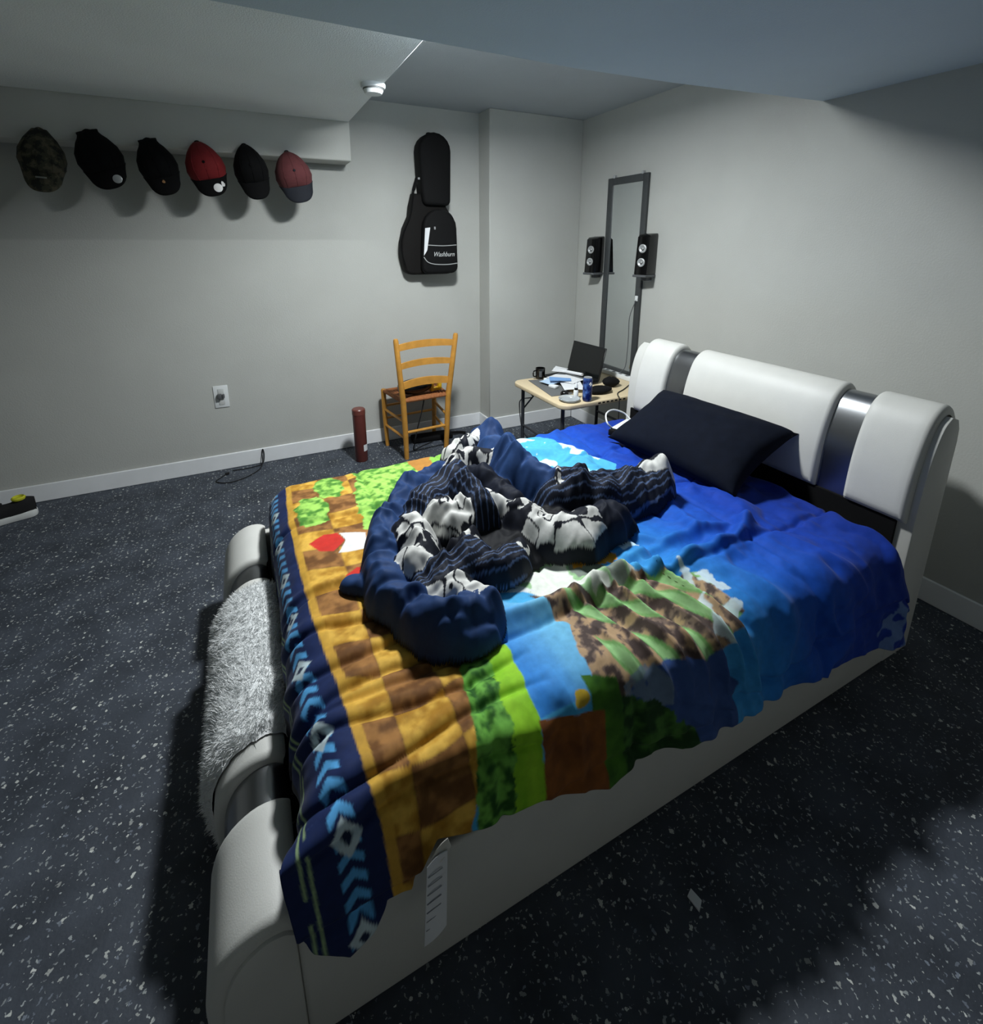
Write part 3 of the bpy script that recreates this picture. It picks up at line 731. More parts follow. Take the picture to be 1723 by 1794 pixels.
dr = nrm + lean + rs.normal(0, .45, (NF, 3)); dr /= np.linalg.norm(dr, axis=1)[:, None]
ln_ = rs.uniform(.012, .022, NF)[:, None]; sdv = np.cross(dr, rs.normal(0, 1, (NF, 3))); sdv /= np.linalg.norm(sdv, axis=1)[:, None]
tri = np.stack([base - sdv * .0011, base + sdv * .0011, base + dr * ln_], 1).reshape(-1, 3)
me = bpy.data.meshes.new('fleece_pile'); me.from_pydata(tri.tolist(), [], np.arange(NF * 3).reshape(-1, 3).tolist()); me.materials.append(M_fleece)
fp = bpy.data.objects.new('fleece_pile', me); COL.objects.link(fp); fp.parent = fur; fp['kind'] = 'stuff'
# ------------------------------------------------------------------ caps on the beam
def cap(label, hook, tilt, crown_m, bill_m, s=1.0, wide=1.0, emblem=None, button=True, point=.02):
    """cap hanging by its back strap: crown bulges into the room, bill hangs down; local x right, y out of the wall (negative), z up"""
    t = thing('baseball_cap', label, 'cap', hook, 0, 'caps hanging along the beam')
    t.rotation_euler = (0, math.radians(tilt), 0); t.scale = (s, s, s)
    hw = lambda w: wide * float(np.interp(w, [-.215, -.19, -.15, -.10, -.05, -.02, 0], [.078, .088, .097, .090, .066, .044, point]))
    dp = lambda w: float(np.interp(w, [-.215, -.19, -.15, -.10, -.05, -.02, 0], [.055, .085, .108, .105, .075, .048, .02]))
    ws = [-.215, -.205, -.19, -.17, -.15, -.125, -.10, -.075, -.05, -.03, -.015, 0]
    rows = []
    for w in ws:
        r = []
        for k in range(21):
            a = math.pi * k / 20
            r.append((hw(w) * math.cos(a), -.012 - dp(w) * math.sin(a) ** .85, w))
        rows.append(r)
    mb = MB().grid(rows)
    cr = mb.build('crown', crown_m, t)
    so = cr.modifiers.new('thickness', 'SOLIDIFY'); so.thickness = .003
    # panel seams run from the button to the rim
    for ang in (.3, .5, .7):
        a = math.pi * ang
        MB().tube([(hw(w) * 1.01 * math.cos(a), -.012 - (dp(w) + .001) * math.sin(a) ** .85, w) for w in ws], .0013, 5).build('seam', crown_m, cr)
    if button:
        MB().lathe([(0, -.006), (.006, -.004), (.008, 0)], 12, (0, -.012 - dp(-.12) - .001, -.12), 'y').build('button', bill_m, cr)
    # bill
    rows = []
    for i in range(9):
        v = i / 8; r = []
        for k in range(17):
            q = 2 * k / 16 - 1
            rim = math.sqrt(max(0, 1 - q * q)); x = .092 * wide * q * (1 - .10 * v * v)
            z0 = -.185 - .022 * rim; z1 = -.20 - .105 * (max(0, 1 - abs(q) ** 2.6)) ** .5
            r.append((x, -.018 - .055 * rim * (1 - .25 * v) - .012 * v * rim, z0 + (z1 - z0) * v))
        rows.append(r)
    bl = MB().grid(rows).build('bill', bill_m, t)
    so = bl.modifiers.new('thickness', 'SOLIDIFY'); so.thickness = .004
    # adjusting strap over the peg
    MB().tube(spline([(-point * .9, -.012, -.012), (-.008, -.016, .004), (.008, -.016, .004), (point * .9, -.012, -.012)], 4), .004, 6).build('back_strap', bill_m, t)
    MB().lathe([(.004, .03), (.004, -.02), (.006, -.024), (0, -.026)], 10, (0, 0, -.004), 'y').build('peg', M_white, t)
    for (ex, ew, er, em, shp) in (emblem or []):
        rim = math.sqrt(max(0, 1 - min(1, abs(ex) / .083) ** 2))
        v = (ew + .2) / -.105
        y = -.018 - .055 * rim * (1 - .25 * v) - .012 * v * rim - .005
        if shp == 'disc':
            e = MB().lathe([(0, -.002), (er * .8, -.002), (er, 0), (er, .003)], 20, (ex, y, ew), 'y').build('emblem', em, bl)
        elif shp == 'bar':
            MB().box(ex - er, ex + er, y - .002, y + .003, ew - er * .18, ew + er * .18, .001, 1).build('emblem', em, bl)
        else:
            P = [(math.cos(2 * math.pi * k / 16) * er * (1 + .3 * math.sin(5 * k)) + ex, math.sin(2 * math.pi * k / 16) * er * 1.2 * (1 + .25 * math.cos(3 * k)) + ew) for k in range(16)]
            MB().prism(P, y - .002, y + .003, 'y').build('emblem', em, bl)
    return t
M_capblk = mat('cap_black', (5, 5, 6), .9, spec=.2, noise=.2, nscale=80)
M_capred = mat('cap_red', (112, 8, 15), .85, noise=.08, nscale=60)
M_caprust = mat('cap_dull_red', (92, 44, 46), .9, noise=.1, nscale=60)
M_capnavy = mat('cap_navy', (17, 21, 31), .85, noise=.1, nscale=60)
M_silver = mat('silver_badge', (190, 192, 194), .35, metal=.6)
M_sticker = mat('white_sticker', (240, 238, 236), .5)
def camo_mat():
    m = mat('cap_camo', (40, 42, 32), .9)
    nt = m.node_tree; b = nt.nodes['Principled BSDF']; tc = [n for n in nt.nodes if n.type == 'TEX_COORD'][0]
    n = nt.nodes.new('ShaderNodeTexNoise'); n.inputs['Scale'].default_value = 28; n.inputs['Detail'].default_value = 3
    r = nt.nodes.new('ShaderNodeValToRGB'); r.color_ramp.interpolation = 'CONSTANT'
    for p, c in ((0, (22, 24, 18)), (.46, (50, 50, 36)), (.56, (74, 68, 54))):
        e = r.color_ramp.elements[0] if p == 0 else r.color_ramp.elements.new(p)
        e.position = p; e.color = (*lin(c), 1)
    nt.links.new(tc.outputs['Object'], n.inputs['Vector']); nt.links.new(n.outputs['Fac'], r.inputs['Fac']); nt.links.new(r.outputs['Color'], b.inputs['Base Color'])
    return m
M_camo = camo_mat()
HY = 3.606
cap('camouflage cap with a pale bar on its bill, leftmost on the beam', (-.876, HY, 2.176), 4, M_camo, M_camo, 1.05, 1.0, [(-.0, -.235, .022, mat('cap_bar', (120, 122, 116), .8), 'bar')], point=.03)
cap('large plain black cap with a round silver badge, next to the camouflage cap', (-.675, HY, 2.186), -16, M_capblk, M_capblk, 1.02, 1.12, [(.038, -.262, .022, M_silver, 'disc')], point=.045)
cap('black cap with a tiny gold mark, between badge cap and red cap', (-.403, HY, 2.166), -14, M_capblk, M_capblk, 1.02, 1.02, [(.0, -.232, .007, mat('gold_mark', (150, 110, 70), .6), 'blob')], point=.045)
cap('bright red cap with black bill and white stickers', (-.156, HY, 2.171), -12, M_capred, M_capblk, 1.02, 1.08, [(.028, -.262, .024, M_sticker, 'disc'), (.058, -.245, .012, M_sticker, 'blob')])
cap('narrow all-black cap between the red cap and the dull red cap', (.094, HY, 2.175), -10, M_capblk, M_capblk, 1.06, .96)
cap('dull red cap with navy bill, rightmost on the beam', (.335, HY, 2.154), -12, M_caprust, M_capnavy, 1.03, 1.12, point=.012)

# ------------------------------------------------------------------ guitar bag
M_bag = mat('black_nylon', (5, 5, 6), .8, spec=.25, noise=.2, nscale=90, bump=.1, bscale=500)
M_bag2 = mat('brown_black_nylon', (12, 10, 9), .8, spec=.25, noise=.2, nscale=60)
M_pipe = mat('reflective_piping', (170, 172, 172), .4)
gb = thing('guitar_bag', 'black padded guitar bag with silver piping hanging on the wall', 'guitar bag', (0, 0, 0))
def arc(cx, cz, rx, rz, a0, a1, n):
    return [(cx + rx * math.cos(math.radians(a0 + (a1 - a0) * k / n)), cz + rz * math.sin(math.radians(a0 + (a1 - a0) * k / n))) for k in range(n + 1)]
body = [(1.20, 1.95), (1.175, 1.86), (1.165, 1.79), (1.12, 1.70), (1.095, 1.60), (1.09, 1.50), (1.105, 1.42)] + arc(1.18, 1.41, .07, .055, 180, 270, 5) + arc(1.455, 1.41, .07, .055, 270, 360, 5) + [(1.535, 1.60), (1.53, 1.70), (1.50, 1.80), (1.46, 1.86), (1.46, 1.95)]
MB().prism(body, 3.70, 3.805, 'y', .02, 3).build('bag_body', M_bag2, gb)
neck = arc(1.365, 2.25, .125, .125, 0, 180, 10) + [(1.245, 2.10), (1.255, 1.95)] + arc(1.30, 1.905, .04, .04, 180, 270, 4) + arc(1.44, 1.905, .04, .04, 270, 360, 4)
MB().prism(neck, 3.655, 3.805, 'y', .025, 3).build('neck_sleeve', M_bag, gb)
pk = arc(1.38, 1.70, .135, .14, 0, 180, 10) + [(1.235, 1.55)] + arc(1.28, 1.415, .05, .05, 180, 270, 4) + arc(1.47, 1.415, .05, .05, 270, 360, 4)
pkt = MB().prism(pk, 3.63, 3.70, 'y', .02, 3).build('front_pocket', M_bag, gb)
MB().tube(spline([(1.262, 3.628, 1.578), (1.39, 3.624, 1.572), (1.505, 3.628, 1.578)], 5), .0035, 6).build('piping', M_pipe, pkt)
MB().tube(spline([(1.240, 3.632, 1.49), (1.27, 3.626, 1.452), (1.33, 3.624, 1.435), (1.43, 3.624, 1.432), (1.51, 3.628, 1.44)], 5), .0035, 6).build('piping', M_pipe, pkt)
MB().tube(spline([(1.25, 3.66, 1.62), (1.262, 3.645, 1.74), (1.32, 3.64, 1.81), (1.40, 3.64, 1.83), (1.47, 3.642, 1.80), (1.51, 3.65, 1.72)], 5), .004, 6).build('zip', M_dark, pkt)
MB().box(1.325, 1.338, 3.622, 3.630, 1.69, 1.712, .002, 1).build('zip_pull', M_silver, pkt)
text_part('stitched_logo', 'Washburn', .05, mat('logo_thread', (190, 192, 192), .6), pkt, Matrix.Translation((1.40, 3.6275, 1.508)) @ Matrix.Rotation(math.radians(90), 4, 'X') @ Matrix.Scale(.82, 4, (1, 0, 0)), shear=.35)
MB().tube(spline([(1.235, 3.72, 2.06), (1.195, 3.70, 1.95), (1.165, 3.69, 1.80), (1.10, 3.69, 1.66), (1.085, 3.70, 1.57), (1.10, 3.71, 1.48), (1.13, 3.72, 1.40)], 5), [.018] * 31, 8, flat=.4).build('shoulder_strap', M_bag, gb)
MB().box(1.235, 1.262, 3.688, 3.70, 2.045, 2.062, .003, 1).build('strap_ring', M_silver, gb)
MB().tube(spline([(1.34, 3.78, 2.355), (1.35, 3.79, 2.385), (1.38, 3.79, 2.385), (1.39, 3.78, 2.355)], 4), .007, 6).build('hanging_loop', M_bag, gb)
tag(sheet((1.252, 3.618, 1.70), (1.292, 3.618, 1.705), (1.262, 3.615, 1.54), (1.236, 3.618, 1.50), .002, 6, .003).build('folded_paper', M_paper), 'folded white paper tucked into the side of the guitar bag pocket', 'paper')

# ------------------------------------------------------------------ ladder-back chair (its back to the viewer)
M_wood = mat('honey_wood', (196, 140, 60), .45, noise=.14, nscale=18)
M_rush = mat('woven_rush', (150, 92, 50), .8, noise=.3, nscale=70, bump=.5, bscale=180)
ch = thing('ladder_back_chair', 'honey-coloured ladder-back wooden chair with woven seat facing the wall', 'chair', (1.12, 3.55, 0), math.radians(4))
# local: +y towards the wall (front of the chair), back posts at -y
SW, SD, SH = .205, .17, .465
for s in (-1, 1):
    MB().tube([(s * .165, -.155, 0), (s * .172, -.17, .22), (s * .182, -.18, .46), (s * .20, -.195, .62), (s * .232, -.225, .93), (s * .233, -.2255, .945)], [.018, .021, .022, .021, .019, .014], 12).build('back_post', M_wood, ch)
    MB().tube([(s * .205, .17, 0), (s * .215, .17, .25), (s * .215, .17, .47), (s * .215, .17, .48)], [.016, .019, .02, .014], 12).build('front_leg', M_wood, ch)
    for z in (.17, .30): MB().tube([(s * .172, -.165, z), (s * .212, .17, z + .01)], .0105, 8).build('stretcher', M_wood, ch)
MB().tube([(-.17, -.165, .215), (.17, -.165, .215)], .0115, 8).build('stretcher', M_wood, ch)
for z in (.235, .34): MB().tube([(-.21, .17, z), (.21, .17, z)], .0105, 8).build('stretcher', M_wood, ch)
for z, h, bow in ((.875, .052, .03), (.735, .048, .03), (.585, .058, .03)):
    hwid = float(np.interp(z, [.46, .62, .93], [.18, .20, .232])); yb = -float(np.interp(z, [.46, .62, .93], [.18, .195, .225]))
    rows = []
    for k in range(15):
        q = 2 * k / 14 - 1; x = q * hwid; y = yb + bow * (1 - q * q) ; zz = z + .013 * (1 - q * q)
        hh = h / 2 * (1 - .12 * q * q)
        rows.append([(x, y - .008, zz - hh), (x, y + .008, zz - hh), (x, y + .008, zz + hh), (x, y - .008, zz + hh)])
    mb = MB().grid(rows, close_v=True); mb.add(rows[0], [(0, 1, 2, 3)]); mb.add(rows[-1], [(3, 2, 1, 0)])
    mb.build('back_slat', M_wood, ch)
# rush seat: four woven triangles of cord, each a part
import itertools
cs_ = [(-.185, -.175), (.185, -.175), (.215, .17), (-.215, .17)]
for k in range(4):
    A, B = Vector((*cs_[k], 0)), Vector((*cs_[(k + 1) % 4], 0)); Cn = Vector((0, 0, 0)); mb = MB()
    for i in range(9):
        t = i / 9.0; P = A.lerp(Cn, t); Q = B.lerp(Cn, t); sag = -.012 * t
        mb.tube([(P.x, P.y, SH + sag), ((P.x + Q.x) / 2, (P.y + Q.y) / 2, SH + sag - .001), (Q.x, Q.y, SH + sag)], .0125, 8)
    mb.build('woven_seat', M_rush, ch)

# cordless tool in its black case lying on the seat
tl = thing('power_tool', 'black and yellow power tool lying on the chair seat', 'tool', (1.12, 3.55, SH + .012), math.radians(4))
M_gloss = mat('black_gloss', (8, 8, 9), .18)
M_yel = mat('tool_yellow', (206, 164, 20), .45)
rows = []
for k in range(15):
    q = k / 14; x = -.17 + .25 * q; r = .060 * (math.sin(math.pi * min(1, max(0, .08 + q * .84))) ** .45)
    rows.append([(x, -.07 + 1.1 * r * math.cos(2 * math.pi * j / 16), .060 + r * math.sin(2 * math.pi * j / 16)) for j in range(16)])
mb = MB().grid(rows, close_v=True); mb.add(rows[0], [tuple(range(16))]); mb.add(rows[-1], [tuple(reversed(range(16)))])
mb.build('motor_housing', M_gloss, tl)
MB().box(.075, .10, -.105, -.02, .005, .10, .008, 2).build('yellow_collar', M_yel, tl)
h_ = [(.10, .10), (.165, .10), (.172, .085), (.172, .02), (.155, .005), (.10, .005), (.10, .025), (.145, .028), (.148, .075), (.10, .075)]
MB().prism(h_, -.09, -.045, 'y', .004, 2).build('yellow_handle', M_yel, tl)
MB().box(.04, .07, -.13, -.105, .075, .10, .006, 2).build('yellow_switch', M_yel, tl)
MB().box(-.06, -.02, -.128, -.118, .035, .06, .003, 1).build('name_plate', M_silver, tl)
tag(MB().tube(spline([(1.125, 3.41, .446), (1.125, 3.41, .43), (1.105, 3.42, .33), (1.075, 3.44, .20), (1.055, 3.46, .08), (1.06, 3.50, .008), (1.14, 3.55, .006), (1.25, 3.60, .006)], 5), .0045, 6).build('tool_cable', M_dark), 'black cord dangling from under the chair seat to the floor', 'cord')
ps = thing('floor_bag', 'flat black case lying on the floor behind the wooden chair', 'case', (1.27, 3.67, 0), math.radians(-4))
MB().box(-.17, .17, -.06, .06, 0, .045, .014, 3).build('case_body', M_black, ps)
MB().tube(spline([(.17, .0, .03), (.25, .01, .02), (.30, .0, .01)], 4), .012, 8).build('case_strap', M_black, ps)

# ------------------------------------------------------------------ brown cardboard tube
tb = thing('brown_tube', 'upright reddish brown tube standing on the floor left of the chair', 'tube', (.655, 3.515, 0))
M_brown = mat('brown_tube', (96, 46, 40), .4, noise=.08, nscale=20)
MB().lathe([(.043, .0), (.046, .006), (.046, .385)], 28).build('tube_body', M_brown, tb)
MB().lathe([(.048, .37), (.048, .405), (.042, .412), (.0, .413)], 28).build('tube_cap', mat('brown_cap', (108, 58, 50), .35), tb)
rows = [[(.0468 * math.cos(a), .0468 * math.sin(a), z) for a in [math.radians(-75 + 8 * k) for k in range(9)]] for z in (.085, .135)]
MB().grid(rows).build('paper_label', M_paper, tb)

# ------------------------------------------------------------------ wall socket, cable, shoe, scrap
ol = thing('wall_outlet', 'white wall outlet with a grey plug in the back wall', 'outlet', (-.229, 3.81, .546))
MB().box(-.046, .046, -.007, 0, -.08, .08, .004, 2).build('cover_plate', M_white, ol)
for z in (-.036, .036): MB().box(-.018, .018, -.010, -.006, z - .022, z + .022, .004, 2).build('receptacle', mat('ivory_plastic', (200, 202, 200), .4), ol)
M_grey = mat('grey_plastic', (84, 86, 88), .5)
MB().box(-.024, .004, -.034, -.010, -.012, .024, .005, 2).build('plug', M_grey, ol)
MB().box(.006, .022, -.028, -.010, -.008, .02, .004, 2).build('plug', M_grey, ol)
cbl = thing('black_cable', 'thin black cable looped on the floor against the baseboard', 'cable')
MB().tube(spline([(-.256, 3.70, .006), (-.30, 3.64, .006), (-.32, 3.60, .006), (-.27, 3.555, .005), (-.20, 3.55, .005), (-.11, 3.60, .005), (-.045, 3.68, .006), (-.022, 3.75, .02), (-.018, 3.782, .07), (-.010, 3.787, .112), (-.004, 3.785, .07), (-.02, 3.76, .012), (-.08, 3.74, .005), (-.16, 3.735, .005), (-.22, 3.74, .005)], 5), .0035, 6).build('wire', M_dark, cbl)
MB().box(-.268, -.240, 3.69, 3.71, .001, .015, .003, 1).build('connector', M_dark, cbl)

sh = thing('sneaker', 'black and white running shoe with yellow lining at the left edge', 'shoe', (-1.43, 3.585, 0), math.radians(196))
sh.scale = (1.12, 1.12, 1.3)
M_sole = mat('shoe_sole', (206, 208, 206), .6); M_mesh = mat('shoe_mesh', (12, 12, 14), .9); M_blue = mat('shoe_grey_blue', (92, 112, 130), .8)
out = [(.17, 0), (.165, .03), (.13, .047), (.05, .044), (-.04, .036), (-.10, .038), (-.135, .03), (-.148, 0), (-.135, -.03), (-.10, -.038), (-.04, -.034), (.05, -.042), (.13, -.044), (.165, -.028)]
o2 = spline(out + [out[0]], 3)[:-1]
MB().prism(o2, 0, .034, 'z', .008, 2).build('sole', M_sole, sh)
prof = [(-.145, .09), (-.10, .10), (-.05, .085), (0, .085), (.06, .075), (.11, .062), (.15, .05), (.168, .036)]
rows = []
for x, zt in spline(prof, 3):
    hw_ = float(np.interp(x, [-.148, -.13, -.09, -.03, .05, .12, .16, .17], [.012, .026, .034, .034, .041, .042, .026, .006]))
    r = []
    for k in range(13):
        a = math.pi * k / 12; r.append((x, hw_ * math.cos(a), .030 + (zt - .030) * math.sin(a) ** .7))
    rows.append(r)
MB().grid(rows).build('upper', M_mesh, sh)
MB().lathe([(.028, 0), (.030, .008), (.024, .014), (.020, .004)], 18, (-.085, 0, .093)).build('collar', mat('shoe_lining', (186, 186, 40), .8), sh)
MB().box(-.02, .05, -.012, .012, .078, .094, .005, 2).build('tongue', M_mesh, sh)
for k in range(4): MB().tube([(.00 + k * .018, -.024, .080 - k * .004), (.006 + k * .018, 0, .093 - k * .004), (.00 + k * .018, .024, .080 - k * .004)], .0028, 6).build('lace', M_dark, sh)
rows = [[(x, s * (float(np.interp(x, [-.14, -.09, .05, .14], [.026, .036, .043, .038])) + .001), z) for z in (.03, .05)] for s in (-1,) for x in np.linspace(-.12, .13, 10)]
MB().grid(rows).build('side_stripe', M_blue, sh)
MB().tube(spline([(.13, .0, .052), (.17, .02, .03), (.20, .05, .012), (.25, .07, .004)], 4), .003, 6).build('loose_lace', M_dark, sh)
sc_ = MB().prism([(-.012, -.03), (.02, -.012), (.012, .03), (-.016, .02)], 0, .004, 'z')
sco = sc_.build('paper_scrap', M_paper); sco.scale = (.7, .7, 1); sco.location = (.842, .545, .0005); tag(sco, 'tiny white paper scrap on the dark floor beside the bed', 'scrap')
# ------------------------------------------------------------------ folding table
TZ = .61
M_ttop = mat('beige_laminate', (208, 190, 156), .45, noise=.04, nscale=30)
M_tleg = mat('dark_grey_metal', (58, 60, 66), .45, metal=.4)
tbl = thing('folding_table', 'beige folding table with grey legs in the corner beside the bed', 'table')
TX0, TX1, TY0, TY1 = 1.69, 2.50, 2.39, 3.06
r_ = .07
tp = arc(TX1 - r_, TY1 - r_, r_, r_, 0, 90, 6) + arc(TX0 + r_, TY1 - r_, r_, r_, 90, 180, 6) + arc(TX0 + r_, TY0 + r_, r_, r_, 180, 270, 6) + arc(TX1 - r_, TY0 + r_, r_, r_, 270, 360, 6)
MB().prism(tp, TZ - .032, TZ, 'z', .008, 3).build('table_top', M_ttop, tbl)
MB().box(TX0 + .08, TX1 - .08, TY0 + .08, TY1 - .08, TZ - .055, TZ - .032).build('apron', M_tleg, tbl)
for x, y in ((TX0 + .06, TY0 + .09), (TX0 + .06, TY1 - .07), (TX1 - .06, TY0 + .09), (TX1 - .06, TY1 - .07)):
    lg = MB().tube([(x, y, 0), (x, y, TZ - .03)], .013, 10).build('leg', M_tleg, tbl)
    MB().lathe([(.017, 0), (.017, .03), (.013, .034)], 12, (x, y, 0)).build('foot_cap', M_dark, lg)
for x in (TX0 + .06, TX1 - .06):
    MB().tube([(x, TY0 + .09, .28), (x, TY1 - .07, .28)], .009, 8).build('crossbar', M_tleg, tbl)
    MB().tube([(x, TY1 - .07, .40), (x + (.14 if x < 2 else -.14), TY1 - .1, TZ - .04)], .006, 8).build('brace', M_tleg, tbl)
for k in range(7):
    x = 1.96 + k * .034
    MB().box(x, x + .02, TY0 - .001, TY0 + .004, TZ - .02, TZ - .011).build('edge_slot', M_black, tbl)

# ------------------------------------------------------------------ on the table
M_screen = mat('laptop_black', (12, 14, 15), .35)
lp = thing('laptop', 'open black laptop on the folding table below the mirror', 'laptop', (2.20, 2.885, TZ), math.radians(4))
MB().box(-.24, .0, -.18, .18, .0, .018, .005, 2).build('keyboard_base', M_screen, lp)
MB().box(-.225, -.10, -.165, .165, .018, .0195).build('keys', M_dark, lp)
lid = MB(); lid.M = Matrix.Translation((0, 0, .014)) @ Matrix.Rotation(math.radians(14), 4, 'Y')
ldo = lid.box(-.004, .006, -.18, .18, 0, .245, .003, 1).build('screen_lid', M_screen, lp)
scr = MB(); scr.M = lid.M
scr.box(-.0052, -.0040, -.168, .168, .018, .232).build('screen', mat('screen_off', (10, 13, 14), .12), ldo)
for y in (-.12, .12): MB().tube([(0, y - .02, .014), (0, y + .02, .014)], .006, 8).build('hinge', M_dark, lp)

can = thing('drink_can', 'tall blue drink can standing at the front of the table', 'can', (1.895, 2.425, TZ))
def can_mat():
    m = mat('can_blue', (30, 60, 130), .3, metal=.3)
    nt = m.node_tree; b = nt.nodes['Principled BSDF']; tc = [n for n in nt.nodes if n.type == 'TEX_COORD'][0]
    n = nt.nodes.new('ShaderNodeTexNoise'); n.inputs['Scale'].default_value = 30; r = nt.nodes.new('ShaderNodeValToRGB')
    r.color_ramp.elements[0].color = (*lin((18, 34, 96)), 1); r.color_ramp.elements[1].color = (*lin((96, 134, 206)), 1)
    r.color_ramp.elements[0].position = .45; r.color_ramp.elements[1].position = .7
    nt.links.new(tc.outputs['Object'], n.inputs['Vector']); nt.links.new(n.outputs['Fac'], r.inputs['Fac']); nt.links.new(r.outputs['Color'], b.inputs['Base Color'])
    return m
MB().lathe([(.022, 0), (.028, .006), (.030, .015), (.030, .145), (.026, .155)], 28).build('can_body', can_mat(), can)
MB().lathe([(.0262, .154), (.0262, .158), (.023, .156), (0, .155)], 28).build('can_lid', M_silver, can)
MB().prism([(-.011, .118), (0, .104), (.011, .118), (0, .132)], -.0315, -.0295, 'y').build('white_mark', M_sticker, can)
MB().box(-.006, .006, -.012, .006, .157, .159).build('pull_tab', M_silver, can)

cup = thing('black_mug', 'black mug with a pale label at the back of the table', 'mug', (1.91, 3.015, TZ))
MB().lathe([(.032, 0), (.035, .004), (.036, .082), (.033, .082), (.032, .012), (0, .01)], 24).build('mug_body', M_gloss, cup)
MB().tube(spline([(-.034, 0, .066), (-.058, 0, .06), (-.058, 0, .026), (-.034, 0, .02)], 4), .005, 8).build('mug_handle', M_gloss, cup)
rows = [[(.0366 * math.cos(a), .0366 * math.sin(a), z) for a in [math.radians(-135 + 8 * k) for k in range(5)]] for z in (.02, .065)]
MB().grid(rows).build('mug_label', M_grey, cup)

tr = thing('clear_dish', 'shallow clear plastic dish at the front corner of the table', 'dish', (1.795, 2.478, TZ))
MB().lathe([(.0, .002), (.055, .003), (.066, .016), (.070, .018), (.068, .02), (.064, .019), (.053, .006), (0, .005)], 28).build('dish_body', mat('clear_plastic', (205, 212, 216), .15, trans=.5), tr)
lo_ = thing('pump_bottle', 'small white bottle with dark collar beside the drink can', 'bottle', (1.862, 2.50, TZ))
MB().lathe([(.014, 0), (.016, .003), (.016, .052), (.010, .06)], 18).build('bottle_body', M_white, lo_)
MB().lathe([(.0115, .058), (.0115, .072), (.006, .074)], 16).build('collar', M_black, lo_)
MB().lathe([(.010, .073), (.011, .09), (.006, .098), (.005, .115), (0, .117)], 16).build('nozzle', M_white, lo_)
md = MB().prism([(1.74, 2.60), (1.90, 2.58), (1.96, 2.96), (1.80, 3.0)], TZ + .0005, TZ + .005, 'z', .001, 1).build('grey_mat', mat('grey_mat', (96, 98, 98), .8))
tag(md, 'thin grey mat under the papers on the table', 'mat')
def paper(label, x, y, z, w, l, rz, m, name='paper_sheet', th=.002):
    c, s = math.cos(math.radians(rz)), math.sin(math.radians(rz))
    P = lambda u, v, dz=0: (x + u * c - v * s, y + u * s + v * c, z + dz)
    o = sheet(P(-w / 2, -l / 2), P(w / 2, -l / 2), P(w / 2, l / 2, .012), P(-w / 2, l / 2), th, 6, .005).build(name, m)
    return tag(o, label, 'paper', 'papers strewn over the laptop keyboard')
paper('crumpled white sheet lying over the laptop keyboard', 2.02, 2.83, TZ + .035, .17, .24, 18, M_paper)
paper('white sheet nearest the drink can in the paper heap', 1.96, 2.68, TZ + .026, .14, .20, -25, M_paper)
paper('loose white sheet leaning on the rolled paper', 2.045, 2.955, TZ + .066, .11, .10, 40, M_paper)
paper('small pale blue leaflet at the table edge of the paper heap', 1.885, 2.84, TZ + .022, .10, .12, 12, mat('pale_blue_paper', (176, 200, 222), .7))
M_bluep = mat('blue_packet', (110, 150, 200), .5)
paper('light blue packet with white end lying on the papers', 1.935, 2.79, TZ + .048, .05, .15, 64, M_bluep, 'blue_packet', .006)
bx = tag(MB().box(-.022, .022, -.03, .03, 0, .018, .004, 2).build('white_carton', M_white), 'small white carton end beside the blue packet', 'carton'); bx.location = (1.858, 2.755, TZ + .006); bx.rotation_euler = (0, 0, .3)
rl = MB().tube([(2.03, 3.01, TZ + .06), (2.09, 2.74, TZ + .075)], .011, 12).build('rolled_paper', M_paper); tag(rl, 'rolled white paper resting in front of the laptop screen', 'paper')
tg = tag(MB().lathe([(0, 0), (.016, 0), (.017, .012), (.012, .018), (0, .019)], 16).build('bottle_top', M_white), 'small white bottle cap at the far end of the table', 'bottle cap'); tg.location = (1.905, 2.93, TZ + .006)
ms = MB(); ms.M = Matrix.Translation((1.835, 2.59, TZ + .006)) @ Matrix.Rotation(.9, 4, 'Z')
tag(ms.lathe([(0, .026), (.016, .024), (.026, .014), (.028, 0)], 18).build('computer_mouse', M_gloss), 'glossy black mouse in front of the papers', 'mouse')
def blob(name, label, cat, c, r, m, seed):
    rows = []
    for i in range(13):
        th_ = math.pi * i / 12; row = []
        for j in range(20):
            ph = 2 * math.pi * j / 20; k = 1 + .35 * (float(vnoise(np.array(3 + math.cos(ph) * 1.6 + seed), np.array(3 + math.sin(ph) * 1.6 + th_ * 1.3))) - .5)
            row.append((c[0] + r[0] * k * math.sin(th_) * math.cos(ph), c[1] + r[1] * k * math.sin(th_) * math.sin(ph), max(c[2], c[2] + r[2] * (.55 + .55 * math.cos(th_) * k))))
        rows.append(row)
    return tag(MB().grid(rows, close_v=True).build(name, m, angle=180), label, cat)
blob('black_sock', 'crumpled black cloth right of the laptop screen', 'cloth', (2.25, 2.62, TZ), (.065, .05, .06), M_black, 1)
blob('black_pouch', 'flat black pouch behind the drink can', 'pouch', (2.08, 2.53, TZ), (.10, .06, .04), M_black, 5)
ad = thing('power_strip', 'white power strip lying along the back edge of the table', 'power strip', (2.46, 2.76, TZ), math.radians(2))
MB().box(-.022, .022, -.19, .19, 0, .032, .006, 2).build('strip_body', M_white, ad)
for k in range(5): MB().box(-.010, .010, -.15 + k * .07, -.12 + k * .07, .031, .034, .002, 1).build('socket', M_grey, ad)
